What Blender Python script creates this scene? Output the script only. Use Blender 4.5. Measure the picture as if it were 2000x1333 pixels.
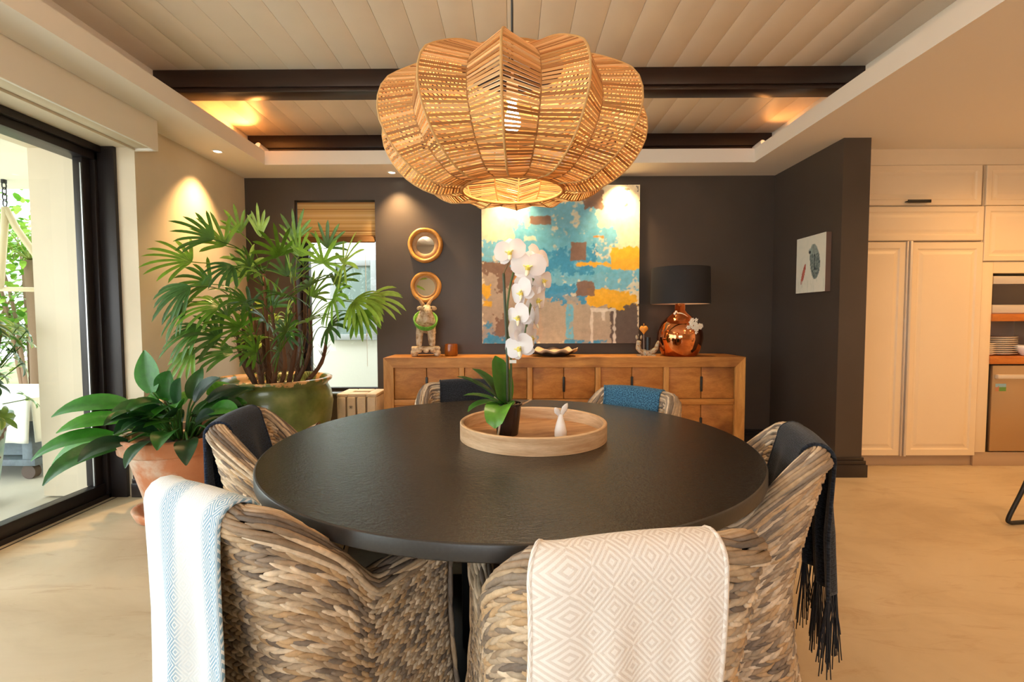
import bpy, bmesh, math, random
from math import sin, cos, pi, radians as R, sqrt, exp
from mathutils import Vector as V, Matrix, noise

random.seed(7)
for o in list(bpy.data.objects): bpy.data.objects.remove(o, do_unlink=True)
SC = bpy.context.scene
COL = SC.collection

# ------------------------------------------------------------------ camera
def make_camera():
    yaw, pit, rol = R(.34), R(2.7), R(.19)
    f = V((-sin(yaw)*cos(pit), cos(yaw)*cos(pit), -sin(pit)))
    r = V((cos(yaw), sin(yaw), 0)); u = r.cross(f)
    rr = r*cos(rol) - u*sin(rol); uu = u*cos(rol) + r*sin(rol)
    cd = bpy.data.cameras.new('camera'); cd.sensor_width = 36; cd.lens = 934/2000*36
    cd.shift_x = .00175; cd.clip_start = .02
    co = bpy.data.objects.new('camera', cd); COL.objects.link(co)
    m = Matrix((( rr.x, uu.x, -f.x, 0), (rr.y, uu.y, -f.y, 0), (rr.z, uu.z, -f.z, 1.2), (0, 0, 0, 1)))
    co.matrix_world = m
    SC.camera = co
make_camera()

# ------------------------------------------------------------------ world, daylight, exposure
SC.view_settings.view_transform = 'Standard'
SC.view_settings.look = 'None'
SC.view_settings.gamma = 1
SC.view_settings.use_curve_mapping = False
SC.view_settings.exposure = 0.42
W = bpy.data.worlds.new('overcast_sky'); SC.world = W; W.use_nodes = True
W.node_tree.nodes['Background'].inputs[0].default_value = (.90, .97, 1.0, 1)
W.node_tree.nodes['Background'].inputs[1].default_value = 4.2

def area_light(name, loc, rot, sx, sy, power, color):
    l = bpy.data.lights.new(name, 'AREA'); l.shape = 'RECTANGLE'; l.size = sx; l.size_y = sy
    l.energy = power; l.color = color
    o = bpy.data.objects.new(name, l); COL.objects.link(o); o.location = loc; o.rotation_euler = rot
    return o
# daylight entering through the wide opening behind the viewer and the sliding door on the left
area_light('daylight_rear_opening', (-.6, -3.1, 1.5), (R(90), 0, 0), 2.4, 1.2, 16, (.97, .97, 1))
area_light('daylight_sliding_door', (-3.3, .6, 1.25), (0, R(-90), 0), 2.1, 4.6, 14, (.92, .98, 1))

# ------------------------------------------------------------------ helpers: objects
def tag(o, label=None, cat=None, group=None, kind=None):
    if label: o['label'] = label
    if cat: o['category'] = cat
    if group: o['group'] = group
    if kind: o['kind'] = kind
    return o
def thing(name, label, cat, loc=(0, 0, 0), rz=0, group=None):
    o = bpy.data.objects.new(name, None); COL.objects.link(o); o.empty_display_size = .1
    o.location = loc; o.rotation_euler = (0, 0, rz)
    return tag(o, label, cat, group)
def copy_tree(o, parent=None):
    c = o.copy(); COL.objects.link(c); c.parent = parent
    for ch in o.children: copy_tree(ch, c)
    return c

class MB:
    """collects geometry for ONE mesh"""
    def __init__(s): s.v = []; s.f = []; s.c = []; s.uv = {}; s.cur = (1, 1, 1)
    def add(s, vs, fs, col=None, uv=None):
        n = len(s.v); s.v += [tuple(p) for p in vs]
        s.f += [tuple(i+n for i in f) for f in fs]
        s.c += [col or s.cur]*len(vs)
        if uv:
            for i, q in enumerate(uv): s.uv[n+i] = q
        return n
    def box(s, x0, x1, y0, y1, z0, z1, b=0, col=None):
        if b <= 0:
            s.add([(x0,y0,z0),(x1,y0,z0),(x1,y1,z0),(x0,y1,z0),(x0,y0,z1),(x1,y0,z1),(x1,y1,z1),(x0,y1,z1)],
                  [(0,3,2,1),(4,5,6,7),(0,1,5,4),(1,2,6,5),(2,3,7,6),(3,0,4,7)], col)
            return
        bm = bmesh.new(); bmesh.ops.create_cube(bm, size=1)
        for v in bm.verts:
            v.co = V(((x0+x1)/2+v.co.x*(x1-x0), (y0+y1)/2+v.co.y*(y1-y0), (z0+z1)/2+v.co.z*(z1-z0)))
        bmesh.ops.bevel(bm, geom=bm.edges[:], offset=b, segments=2, affect='EDGES', profile=.5)
        bm.verts.index_update()
        s.add([v.co.copy() for v in bm.verts], [[v.index for v in f.verts] for f in bm.faces], col); bm.free()
    def lathe(s, prof, seg=32, c=(0, 0, 0), col=None, wob=None, a0=0, a1=2*pi):
        n = len(prof); vs = []; full = abs(a1-a0-2*pi) < 1e-6; ns = seg if full else seg+1
        for i in range(ns):
            a = a0+(a1-a0)*i/seg
            for r, z in prof:
                k = wob(a, r, z) if wob else (r, z)
                vs.append((c[0]+k[0]*cos(a), c[1]+k[0]*sin(a), c[2]+k[1]))
        fs = []
        for i in range(seg):
            j = (i+1) % ns
            for k in range(n-1): fs.append((i*n+k, j*n+k, j*n+k+1, i*n+k+1))
        s.add(vs, fs, col)
    def tube(s, pts, rad, sides=8, caps=True, col=None):
        pts = [V(p) for p in pts]; n = len(pts)
        if not hasattr(rad, '__len__'): rad = [rad]*n
        t0 = (pts[1]-pts[0]).normalized()
        up = V((0, 0, 1)) if abs(t0.z) < .9 else V((1, 0, 0))
        a = t0.cross(up).normalized(); vs = []
        for i, p in enumerate(pts):
            t = (pts[min(i+1, n-1)]-pts[max(i-1, 0)]).normalized()
            a = (a - t*a.dot(t)).normalized(); b = t.cross(a)
            for k in range(sides):
                q = 2*pi*k/sides; vs.append(p+(a*cos(q)+b*sin(q))*rad[i])
        fs = []
        for i in range(n-1):
            for k in range(sides):
                k2 = (k+1) % sides
                fs.append((i*sides+k, i*sides+k2, (i+1)*sides+k2, (i+1)*sides+k))
        if caps:
            fs.append(tuple(range(sides-1, -1, -1))); fs.append(tuple((n-1)*sides+k for k in range(sides)))
        s.add(vs, fs, col)
    def grid(s, fn, nu, nv, col=None, uv=None, wrap=False):
        vs = []; uvs = []
        for i in range(nu+1 if not wrap else nu):
            for j in range(nv+1):
                vs.append(fn(i/nu, j/nv))
                if uv: uvs.append(uv(i/nu, j/nv))
        fs = []; m = nv+1; N = nu+1 if not wrap else nu
        for i in range(nu):
            i2 = (i+1) % N
            for j in range(nv): fs.append((i*m+j, i2*m+j, i2*m+j+1, i*m+j+1))
        s.add(vs, fs, col, uvs if uv else None)
    def spindle(s, p0, p1, nrm, w, h, col, sides=6, rings=((0,.3),(.2,.85),(.5,1),(.8,.85),(1,.3))):
        p0 = V(p0); p1 = V(p1); d = p1-p0; t = d.normalized()
        b = t.cross(nrm); b = b.normalized() if b.length > 1e-6 else t.orthogonal().normalized()
        n = b.cross(t); vs = []
        for u, k in rings:
            c = p0+d*u
            for q in range(sides):
                a = 2*pi*q/sides; vs.append(c+b*(cos(a)*w*k)+n*(sin(a)*h*k))
        fs = []
        for i in range(len(rings)-1):
            for k in range(sides):
                k2 = (k+1) % sides
                fs.append((i*sides+k, i*sides+k2, (i+1)*sides+k2, (i+1)*sides+k))
        fs.append(tuple(range(sides-1, -1, -1))); fs.append(tuple((len(rings)-1)*sides+k for k in range(sides)))
        s.add(vs, fs, col)
    def ball(s, c, rx, ry=None, rz=None, seg=12, rings=8, col=None, fn=None):
        ry = ry or rx; rz = rz or rx; vs = []; fs = []
        for i in range(rings+1):
            p = pi*i/rings
            for k in range(seg):
                a = 2*pi*k/seg
                q = V((sin(p)*cos(a)*rx, sin(p)*sin(a)*ry, cos(p)*rz))
                if fn: q = fn(q)
                vs.append(V(c)+q)
        for i in range(rings):
            for k in range(seg):
                k2 = (k+1) % seg; fs.append((i*seg+k, (i+1)*seg+k, (i+1)*seg+k2, i*seg+k2))
        s.add(vs, fs, col)
    def mesh(s, name):
        me = bpy.data.meshes.new(name); me.from_pydata(s.v, [], s.f); me.update()
        at_ = me.color_attributes.new('col', 'FLOAT_COLOR', 'POINT')
        flat = []
        for c in s.c: flat += [c[0], c[1], c[2], 1]
        at_.data.foreach_set('color', flat)
        if s.uv:
            ul = me.uv_layers.new(name='uv'); fl = []
            for l in me.loops: fl += list(s.uv.get(l.vertex_index, (0, 0)))
            ul.data.foreach_set('uv', fl)
        return me
    def build(s, name, mat, parent=None, smooth=False, loc=None, angle=None):
        me = s.mesh(name)
        o = bpy.data.objects.new(name, me); COL.objects.link(o)
        me.materials.append(mat)
        if smooth:
            me.polygons.foreach_set('use_smooth', [True]*len(me.polygons))
            if angle:
                try: me.set_sharp_from_angle(angle=R(angle))
                except Exception: pass
        if parent: o.parent = parent
        if loc: o.location = loc
        return o
def bx(name, mat, parent, *a, b=0, **k):
    m = MB(); m.box(*a, b=b); return m.build(name, mat, parent, smooth=b > 0, angle=40 if b > 0 else None)
def skin(name, verts, edges, radii, mat, parent=None, sub=2, root=0):
    me = bpy.data.meshes.new(name); me.from_pydata(verts, edges, []); me.update()
    o = bpy.data.objects.new(name, me); COL.objects.link(o)
    md = o.modifiers.new('skin', 'SKIN'); md.use_smooth_shade = True
    if not me.skin_vertices: me.skin_vertices.new()
    for i, sv in enumerate(me.skin_vertices[0].data):
        r = radii[i]; sv.radius = (r, r) if not hasattr(r, '__len__') else r; sv.use_root = (i == root)
    sb = o.modifiers.new('sub', 'SUBSURF'); sb.levels = sub; sb.render_levels = sub
    me.materials.append(mat)
    if parent: o.parent = parent
    return o
def smooth_curve(pts, n=24):
    pts = [V(p) for p in pts]; P = [pts[0]*2-pts[1]]+pts+[pts[-1]*2-pts[-2]]; out = []
    m = len(pts)-1
    for i in range(n+1):
        t = i/n*m; k = min(int(t), m-1); f = t-k
        a, b, c, d = P[k], P[k+1], P[k+2], P[k+3]
        out.append(.5*((2*b)+(c-a)*f+(2*a-5*b+4*c-d)*f*f+(3*b-a-3*c+d)*f*f*f))
    return out
def sstep(a, b, x):
    t = max(0, min(1, (x-a)/(b-a))); return t*t*(3-2*t)

# ------------------------------------------------------------------ helpers: materials
def srgb(r, g, b):
    f = lambda c: (c/255/12.92) if c/255 <= .04045 else ((c/255+.055)/1.055)**2.4
    return (f(r), f(g), f(b))
class NT:
    def __init__(s, name):
        s.m = bpy.data.materials.new(name); s.m.use_nodes = True; s.n = s.m.node_tree.nodes; s.l = s.m.node_tree.links
        s.b = s.n['Principled BSDF']; s.out = s.n['Material Output']
    def new(s, t, **k):
        x = s.n.new(t)
        for a, b in k.items(): setattr(x, a, b)
        return x
    def link(s, a, b): s.l.new(a, b)
    def coord(s, kind='Object', scale=(1, 1, 1), rot=(0, 0, 0)):
        tc = s.new('ShaderNodeTexCoord'); mp = s.new('ShaderNodeMapping')
        mp.inputs['Scale'].default_value = scale; mp.inputs['Rotation'].default_value = rot
        s.link(tc.outputs[kind], mp.inputs[0]); return mp.outputs[0]
    def noise(s, vec, scale, detail=3, rough=.55, dist=0):
        x = s.new('ShaderNodeTexNoise'); x.inputs['Scale'].default_value = scale; x.inputs['Detail'].default_value = detail
        x.inputs['Roughness'].default_value = rough; x.inputs['Distortion'].default_value = dist
        s.link(vec, x.inputs['Vector']); return x.outputs['Fac']
    def ramp(s, fac, stops):
        x = s.new('ShaderNodeValToRGB'); e = x.color_ramp.elements
        while len(e) < len(stops): e.new(.5)
        for i, (p, c) in enumerate(stops): e[i].position = p; e[i].color = (*c, 1)
        s.link(fac, x.inputs[0]); return x.outputs[0]
    def math(s, op, a, b=None, c=None):
        x = s.new('ShaderNodeMath', operation=op)
        for i, q in enumerate((a, b, c)):
            if q is None: continue
            if isinstance(q, (int, float)): x.inputs[i].default_value = q
            else: s.link(q, x.inputs[i])
        return x.outputs[0]
    def mix(s, fac, a, b, mode='MIX'):
        x = s.new('ShaderNodeMix', data_type='RGBA', blend_type=mode)
        for i, q in ((0, fac), (6, a), (7, b)):
            if isinstance(q, (int, float)): x.inputs[i].default_value = q
            elif isinstance(q, tuple): x.inputs[i].default_value = (*q, 1)
            else: s.link(q, x.inputs[i])
        return x.outputs[2]
    def bump(s, h, strength=.3, dist=.01):
        x = s.new('ShaderNodeBump'); x.inputs['Strength'].default_value = strength; x.inputs['Distance'].default_value = dist
        s.link(h, x.inputs['Height']); s.link(x.outputs[0], s.b.inputs['Normal']); return x
    def col(s, q):
        if isinstance(q, tuple): s.b.inputs['Base Color'].default_value = (*q, 1)
        else: s.link(q, s.b.inputs['Base Color'])
    def set(s, rough=None, metal=None, spec=None, trans=None, coat=None):
        if rough is not None: s.b.inputs['Roughness'].default_value = rough
        if metal is not None: s.b.inputs['Metallic'].default_value = metal
        if spec is not None: s.b.inputs['Specular IOR Level'].default_value = spec
        if trans is not None: s.b.inputs['Transmission Weight'].default_value = trans
        if coat is not None: s.b.inputs['Coat Weight'].default_value = coat
    def attr(s, name='col'):
        x = s.new('ShaderNodeAttribute', attribute_name=name); return x.outputs['Color']
def plain(name, c, rough=.5, metal=0, spec=None, c2=None, sc=6, bump=0, bsc=40, bd=.004):
    t = NT(name)
    if c2: t.col(t.ramp(t.noise(t.coord(), sc, 4), [(.3, c), (.7, c2)]))
    else: t.col(c)
    t.set(rough, metal, spec)
    if bump: t.bump(t.noise(t.coord(), bsc, 3), bump, bd)
    return t.m
def vcol(name, rough=.6, spec=None, bump=0, bsc=120, bd=.002, transl=0, mul=None):
    t = NT(name); c = t.attr()
    if mul: c = t.mix(1.0, c, t.ramp(t.noise(t.coord(), mul[0], 4), [(.25, mul[1]), (.75, mul[2])]), 'MULTIPLY')
    t.col(c); t.set(rough, 0, spec)
    if bump: t.bump(t.noise(t.coord(), bsc, 3), bump, bd)
    if transl:
        tr = t.new('ShaderNodeBsdfTranslucent'); t.link(c, tr.inputs[0])
        mx = t.new('ShaderNodeMixShader'); mx.inputs[0].default_value = transl
        t.link(t.b.outputs[0], mx.inputs[1]); t.link(tr.outputs[0], mx.inputs[2]); t.link(mx.outputs[0], t.out.inputs[0])
    return t.m
def wood(name, c1, c2, scale=(1, 1, 1), sc=3, rough=.5, bump=.08, dark=None):
    t = NT(name); v = t.coord('Object', scale)
    n = t.noise(v, sc, 6, .62, .6); c = t.ramp(n, [(.3, c1), (.68, c2)])
    f = t.noise(v, sc*9, 3, .6); c = t.mix(.35, c, t.ramp(f, [(.35, (.62, .58, .55)), (.65, (1, 1, 1))]), 'MULTIPLY')
    if dark:
        k = t.noise(t.coord('Object', (1, 1, 1)), 2.3, 3); c = t.mix(t.ramp(k, [(.46, (0, 0, 0)), (.66, (1, 1, 1))]), c, t.mix(.6, c, dark, 'MULTIPLY'))
    t.col(c); t.set(rough); t.bump(f, bump, .004); return t.m
def emit(name, c, s):
    t = NT(name); e = t.new('ShaderNodeEmission'); e.inputs[0].default_value = (*c, 1); e.inputs[1].default_value = s
    t.link(e.outputs[0], t.out.inputs[0]); return t.m
def pane_mat(name, tint=(1, 1, 1), ior=1.45):
    t = NT(name); tr = t.new('ShaderNodeBsdfTransparent'); tr.inputs[0].default_value = (*tint, 1)
    g = t.new('ShaderNodeBsdfGlossy'); g.inputs['Roughness'].default_value = 0.01
    fr = t.new('ShaderNodeFresnel'); fr.inputs[0].default_value = ior
    ge = t.new('ShaderNodeNewGeometry'); mx = t.new('ShaderNodeMixShader'); t.link(t.math('MULTIPLY', fr.outputs[0], t.math('SUBTRACT', 1.0, ge.outputs['Backfacing'])), mx.inputs[0]); t.link(tr.outputs[0], mx.inputs[1]); t.link(g.outputs[0], mx.inputs[2])
    t.link(mx.outputs[0], t.out.inputs[0]); return t.m

M = {}
M['white'] = plain('white_paint', srgb(236, 230, 220), .7, bump=.05, bsc=60)
M['wall_cream'] = plain('cream_plaster', srgb(222, 208, 184), .75, c2=srgb(212, 198, 174), sc=2, bump=.06, bsc=18)
M['dark_wall'] = plain('charcoal_paint', srgb(76, 66, 59), .42, c2=srgb(70, 60, 53), sc=2, bump=.03, bsc=90)
M['dark_trim'] = plain('dark_brown_gloss_paint', srgb(46, 38, 36), .3)
M['board'] = plain('painted_ceiling_board', srgb(240, 230, 218), .55, c2=srgb(234, 224, 212), sc=3, bump=.03, bsc=30)
M['beam'] = wood('dark_stained_timber', srgb(52, 30, 22), srgb(36, 20, 15), (.6, 9, 9), 3, .35, .05)
M['alu_dark'] = plain('bronze_aluminium', srgb(44, 38, 38), .38, .35)
M['alu'] = plain('aluminium', srgb(170, 170, 170), .3, .9)
M['glass'] = pane_mat('door_glass', (.97, .985, .975))
M['black'] = plain('black_metal', (.012, .012, .012), .45)
M['steel'] = plain('brushed_steel', srgb(222, 214, 204), .36, .55)

# ------------------------------------------------------------------ the setting
def floor_mat():
    t = NT('polished_screed'); v = t.coord('Object', (1, 1.6, 1), (0, 0, .5))
    c = t.ramp(t.noise(v, 1.1, 6, .6, .8), [(.3, srgb(184, 164, 134)), (.5, srgb(203, 185, 155)), (.72, srgb(214, 198, 171))])
    st = t.noise(t.coord('Object', (1, 4, 1), (0, 0, .35)), 2.2, 6, .7, 1.2)
    c = t.mix(t.ramp(st, [(.54, (0, 0, 0)), (.74, (.75, .75, .75))]), c, srgb(176, 146, 112))
    t.col(c); t.set(.42, 0, .35); t.bump(t.noise(v, 14, 4), .03, .004); return t.m
M['floor'] = floor_mat()
ZC = 2.51
def struct(name, mat, boxes, b=0, parent=None):
    m = MB()
    for q in boxes: m.box(*q, b=b)
    o = m.build(name, mat, parent)
    if not parent: tag(o, kind='structure')
    return o
struct('floor', M['floor'], [(-2.85, 5.5, -3.3, 4.7, -.1, 0)])
struct('wall_back', M['dark_wall'], [(-2.49, -2.03, 4.49, 4.72, 0, 2.8), (-1.28, 2.9, 4.49, 4.72, 0, 2.8), (-2.03, -1.28, 4.49, 4.72, 0, .50), (-2.03, -1.28, 4.49, 4.72, 2.305, 2.8)])
struct('wall_left', M['wall_cream'], [(-3.2, -2.49, 3.19, 4.72, 0, 2.85), (-3.2, -2.49, -2.0, 3.19, 2.335, 2.85), (-3.2, -2.49, -3.3, -2.0, 0, 2.85)])
struct('wall_right', M['dark_wall'], [(2.42, 2.62, 3.57, 4.49, 0, 2.51)])
struct('wall_kitchen', M['wall_cream'], [(2.62, 5.5, 4.49, 4.7, 0, 2.8), (5.4, 5.5, -3.3, 4.49, 0, 2.8)])
struct('wall_rear', M['wall_cream'], [(-2.49, -1.8, -3.3, -3.15, 0, 2.85), (.6, 5.4, -3.3, -3.15, 0, 2.85), (-1.8, .6, -3.3, -3.15, 2.1, 2.85), (-1.8, .6, -3.3, -3.15, 0, .9)])
# ceiling: lowered border around a raised boarded field
XL, XR, YB, YF = -2.10, 2.04, 4.11, -1.6
SL, SR, SB, SF = -2.35, 2.29, 4.47, -1.85
ceil = struct('ceiling', M['white'], [(-2.6, XL, -3.3, 4.6, ZC, 2.625), (XR, 5.5, -3.3, 4.6, ZC, 2.625), (XL, XR, YB, 4.6, ZC, 2.625), (XL, XR, -3.3, YF, ZC, 2.625),
    (-2.6, 5.5, -3.3, 4.7, 2.86, 2.92)])
x = -.206-.179*12
n_ = 0
while x < SR:
    a, b_ = max(x, SL)+.0008, min(x+.179, SR)-.0008
    if b_ > a+.01:
        m = MB(); m.box(a, b_, SF, SB, 2.83, 2.852, b=.0015); m.build('ceiling_board', M['board'], ceil, True, angle=40)
    x += .179
struct('trim_1', M['white'], [(SL-.04, SL, SF, SB, 2.625, 2.86)])
struct('trim_2', M['white'], [(SR, SR+.04, SF, SB, 2.625, 2.86)])
struct('trim_3', M['white'], [(SL, SR, SB, SB+.04, 2.625, 2.86)])
struct('trim_4', M['white'], [(SL, SR, SF-.04, SF, 2.625, 2.86)])
def beam(y, label):
    t = thing('ceiling_beam', label, 'beam', (0, y, 2.69), group='dark beams under the boarded ceiling')
    bx('beam_body', M['beam'], t, SL, SR, 0, .15, .03, .14, b=.004)
    bx('bottom_moulding', M['beam'], t, SL, SR, .012, .138, 0, .032, b=.006)
beam(3.19, 'nearer dark timber ceiling beam running behind the wicker pendant')
beam(4.31, 'far dark timber ceiling beam close to the back wall')
# small swivel uplighters on the ceiling border
def uplighter(x, y, dirv, label, power, lc=(1, .38, .09), size=125):
    t = thing('uplighter', label, 'spotlight', (x, y, 2.625), group='uplighters on the ceiling ledge')
    d = V(dirv).normalized(); c = V((0, 0, .045))
    m = MB(); m.tube([c-d*.05, c+d*.045], .033, 20); m.build('housing', M['white'], t, True, angle=50)
    m = MB(); m.tube([c+d*.043, c+d*.047], .027, 20); m.build('lens', emit('uplighter_lens', (1, .62, .28), .9), t)
    m = MB(); m.box(-.02, .02, -.02, .02, 0, .02, b=.003); m.build('foot', M['white'], t)
    l = bpy.data.lights.new('uplighter_light', 'SPOT'); l.energy = power; l.color = lc; l.spot_size = R(size); l.spot_blend = .8; l.shadow_soft_size = .03
    o = bpy.data.objects.new('uplighter_light', l); COL.objects.link(o); o.location = V((x, y, 2.625))+c+d*.055
    o.rotation_euler = d.to_track_quat('-Z', 'Y').to_euler()
uplighter(-2.17, 4.19, (-.28, -.9, .26), 'white uplighter on the ledge at the left end of the far beam', 18)
uplighter(2.12, 4.19, (.28, -.9, .26), 'white uplighter on the ledge at the right end of the far beam', 3)

WU = (1, .70, .46)  # four more uplighters, out of view, added to brighten the boarded ceiling
uplighter(-2.17, 1.1, (.55, 0, .85), 'unseen white uplighter added on the left ceiling ledge beside the table', 125, WU, 160)
uplighter(-2.17, -.7, (.55, 0, .85), 'unseen white uplighter added on the left ceiling ledge behind the viewer', 115, WU, 160)
uplighter(2.12, 1.1, (-.55, 0, .85), 'unseen white uplighter added on the right ceiling ledge beside the table', 125, WU, 160)
uplighter(2.12, -.7, (-.55, 0, .85), 'unseen white uplighter added on the right ceiling ledge behind the viewer', 115, WU, 160)

# baseboards with a stepped profile
def baseboard(name, x0, x1, y0, y1, face):
    m = MB()
    for d, z0, z1 in ((.030, 0, .095), (.022, .095, .125), (.012, .125, .148)):
        a = [x0, x1, y0, y1]
        for k, s in face: a[k] += s*d
        m.box(a[0], a[1], a[2], a[3], z0, z1, b=.003)
    return tag(m.build(name, M['dark_trim'], None, True, angle=40), kind='structure')
baseboard('baseboard_back', -2.44, 2.39, 4.485, 4.489, [(2, -1)])
baseboard('baseboard_right', 2.421, 2.619, 3.571, 4.45, [(0, -1), (1, 1), (2, -1)])
baseboard('baseboard_left', -2.58, -2.491, 3.191, 4.45, [(1, 1), (2, -1)])

# sliding door on the left
d1 = tag(bpy.data.objects.new('door_1', None), kind='structure'); COL.objects.link(d1)
m = MB(); m.box(-2.86, -2.72, -2.0, 3.19, 2.24, 2.335, b=.004); m.box(-2.72, -2.69, -2.0, 3.19, 2.29, 2.335, b=.004); m.build('head_frame', M['alu_dark'], d1, True, angle=40)
m = MB(); m.box(-2.86, -2.72, -2.0, 3.19, 0, .03); m.box(-2.80, -2.73, -2, 3.14, .03, .105, b=.004); m.build('sill_frame', M['alu_dark'], d1, True, angle=40)
m = MB(); m.box(-2.86, -2.72, 3.145, 3.19, 0, 2.335, b=.003); m.box(-2.72, -2.61, 3.165, 3.19, 0, 2.335, b=.003); m.build('jamb_frame', M['alu_dark'], d1, True, angle=40)
m = MB(); m.box(-2.81, -2.748, 3.085, 3.14, .105, 2.24, b=.003); m.build('door_stile', M['alu_dark'], d1, True, angle=40)
m = MB(); m.box(-2.752, -2.744, 3.07, 3.078, .11, 2.2); m.build('pull_strip', M['alu'], d1)
m = MB(); m.box(-2.815, -2.745, .62, .70, .105, 2.24, b=.003); m.build('meeting_stile', M['alu_dark'], d1, True, angle=40)
bx('glass_pane', M['glass'], d1, -2.784, -2.776, .70, 3.09, .10, 2.245)
bx('glass_pane', M['glass'], d1, -2.784, -2.776, -1.98, .62, .10, 2.245)
m = MB(); m.box(-2.688, -2.680, -2.0, 3.18, 0, .002); m.build('floor_track', M['alu_dark'], d1)
# pelmet for the hidden blind
p = thing('blind_pelmet', 'long white boxed pelmet above the sliding door', 'pelmet', (-2.489, 0, 2.31))
bx('face_board', M['white'], p, .132, .152, -2, 3.2, 0, .2, b=.003); bx('top_board', M['white'], p, .0, .132, -2, 3.2, .18, .2); bx('end_board', M['white'], p, 0, .132, 3.18, 3.2, 0, .18)
bx('wall_board', M['wall_cream'], p, 0, .012, -2, 3.18, 0, .18); bx('roller', M['wall_cream'], p, .012, .115, -2, 3.18, .012, .10, b=.01)

# recessed downlights
def downlight(x, y, label, power, aim=(0, 0, -1), size=75, blend=.6, col=(1, .66, .32), z=ZC, group='recessed downlights'):
    t = thing('recessed_downlight', label, 'downlight', (x, y, z), group=group)
    m = MB(); m.lathe([(.042, 0), (.044, -.004), (.034, -.006), (.030, .0), (.028, -.001)], 24); m.build('trim_ring', M['white'], t, True)
    m = MB(); m.lathe([(.029, -.001), (.001, -.001)], 24); m.build('lamp_face', emit('lamp_face', (1, .82, .55), 10), t)
    l = bpy.data.lights.new('downlight_beam', 'SPOT'); l.energy = power; l.color = col; l.spot_size = R(size); l.spot_blend = blend; l.shadow_soft_size = .025
    o = bpy.data.objects.new('downlight_beam', l); COL.objects.link(o); o.location = (x, y, z-.012)
    o.rotation_euler = V(aim).to_track_quat('-Z', 'Y').to_euler()
downlight(-2.30, 3.78, 'recessed downlight washing the cream left wall', 120, (-.05, 0, -1), 88, 1.0, (1, .58, .24))
downlight(-1.08, 4.34, 'recessed downlight above the round mirrors by the back wall', 95, (.10, .06, -1), 96, 1.0)
downlight(-.02, 4.30, 'recessed downlight over the left half of the painting', 72, (0, .12, -1), 92, 1.0)
downlight(.98, 4.30, 'recessed downlight over the right half of the painting', 72, (0, .12, -1), 92, 1.0)
KW = (1, .53, .18)  # downlights outside the frame, added to bring up the kitchen's brightness
for i, (x, y) in enumerate([(3.62, 3.05), (4.7, 3.0), (3.3, 1.9), (4.6, 1.6), (3.2, .3), (4.6, 0)]):
    downlight(x, y, ['recessed downlight in front of the fridge cabinet', 'unseen recessed downlight right of the microwave niche', 'unseen recessed downlight over the open kitchen floor',
        'unseen recessed downlight over the far right kitchen floor', 'unseen recessed downlight right of the viewer', 'unseen recessed downlight far right of the viewer'][i], 38, (0, 0, -1), 150, .8, KW, group='kitchen downlights')

# window in the back wall
w1 = tag(bpy.data.objects.new('window_1', None), kind='structure'); COL.objects.link(w1)
m = MB()
for q in ((-2.03, -1.955, 4.60, 4.66, .50, 2.305), (-1.30, -1.28, 4.60, 4.66, .50, 2.305), (-1.955, -1.30, 4.60, 4.66, .50, .535), (-1.955, -1.30, 4.60, 4.66, 2.26, 2.305)): m.box(*q, b=.004)
m.build('window_frame', M['alu_dark'], w1, True, angle=40)
bx('window_pane', M['glass'], w1, -1.955, -1.30, 4.628, 4.634, .535, 2.26)
bx('window_sill', M['alu'], w1, -2.03, -1.28, 4.475, 4.60, .485, .502, b=.003)
# woven roman blind
def blind_mat():
    t = NT('woven_reed'); c = t.attr(); t.col(c); t.set(.7)
    tr = t.new('ShaderNodeBsdfTranslucent'); t.link(c, tr.inputs[0]); mx = t.new('ShaderNodeMixShader'); mx.inputs[0].default_value = .35
    t.link(t.b.outputs[0], mx.inputs[1]); t.link(tr.outputs[0], mx.inputs[2]); t.link(mx.outputs[0], t.out.inputs[0]); return t.m
M['reed'] = blind_mat()
bl = thing('roman_blind', 'woven reed roman blind half raised in the back window', 'blind', (-1.655, 4.53, 2.30))
for k in range(36):
    z = -.012-k*.0102
    j = .006*sin(k*1.7)
    shade = random.choice([srgb(226, 190, 128), srgb(210, 168, 106), srgb(184, 134, 78), srgb(232, 202, 148)])
    m = MB(); m.cur = shade; m.box(-.365, .365, -.004+(k > 28)*.012*(k-28)/8, .001+(k > 28)*.012*(k-28)/8, z-.0049, z+.0049); m.build('reed_slat', M['reed'], bl)
for k in range(4):
    m = MB(); m.cur = srgb(150, 108, 62); m.tube([(-.366, -.012-.004*k, -.34-.012*k), (.366, -.012-.004*k, -.34-.012*k)], .012, 10); m.build('folded_pleat', M['reed'], bl, True)
m = MB(); m.tube([(.27, -.012, -.38), (.272, -.012, -1.55)], .0022, 5); o = m.build('pull_cord', M['white'], bl)
m = MB(); m.lathe([(.001, .02), (.006, .008), (.005, -.012), (.001, -.014)], 8, (.271, -.012, -1.25)); m.build('cord_bead', M['white'], bl, True)

# ------------------------------------------------------------------ outside: terrace and garden
M['ext'] = plain('exterior_render', srgb(232, 230, 218), .85, bump=.15, bsc=25, bd=.01)
M['terr'] = plain('terrace_screed', srgb(205, 198, 180), .5, c2=srgb(190, 184, 168), sc=2)
struct('terrace_floor', M['terr'], [(-7.5, -2.85, -4, 5.2, -.12, -.01)])
struct('terrace_ceiling', M['ext'], [(-5.0, -3.2, -2.2, 4.5, 2.42, 2.6)])
struct('neighbour_wall', M['ext'], [(-3.6, .6, 6.4, 6.6, -.2, 2.05)])
struct('garden_ground', plain('garden_soil', srgb(96, 104, 60), .9, c2=srgb(130, 120, 84), sc=3), [(-16, 8, -8, 16, -.3, -.13)])
w2 = tag(bpy.data.objects.new('window_2', None), kind='structure'); COL.objects.link(w2)
M['grey_frame'] = plain('grey_window_paint', srgb(168, 172, 172), .5)
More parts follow.
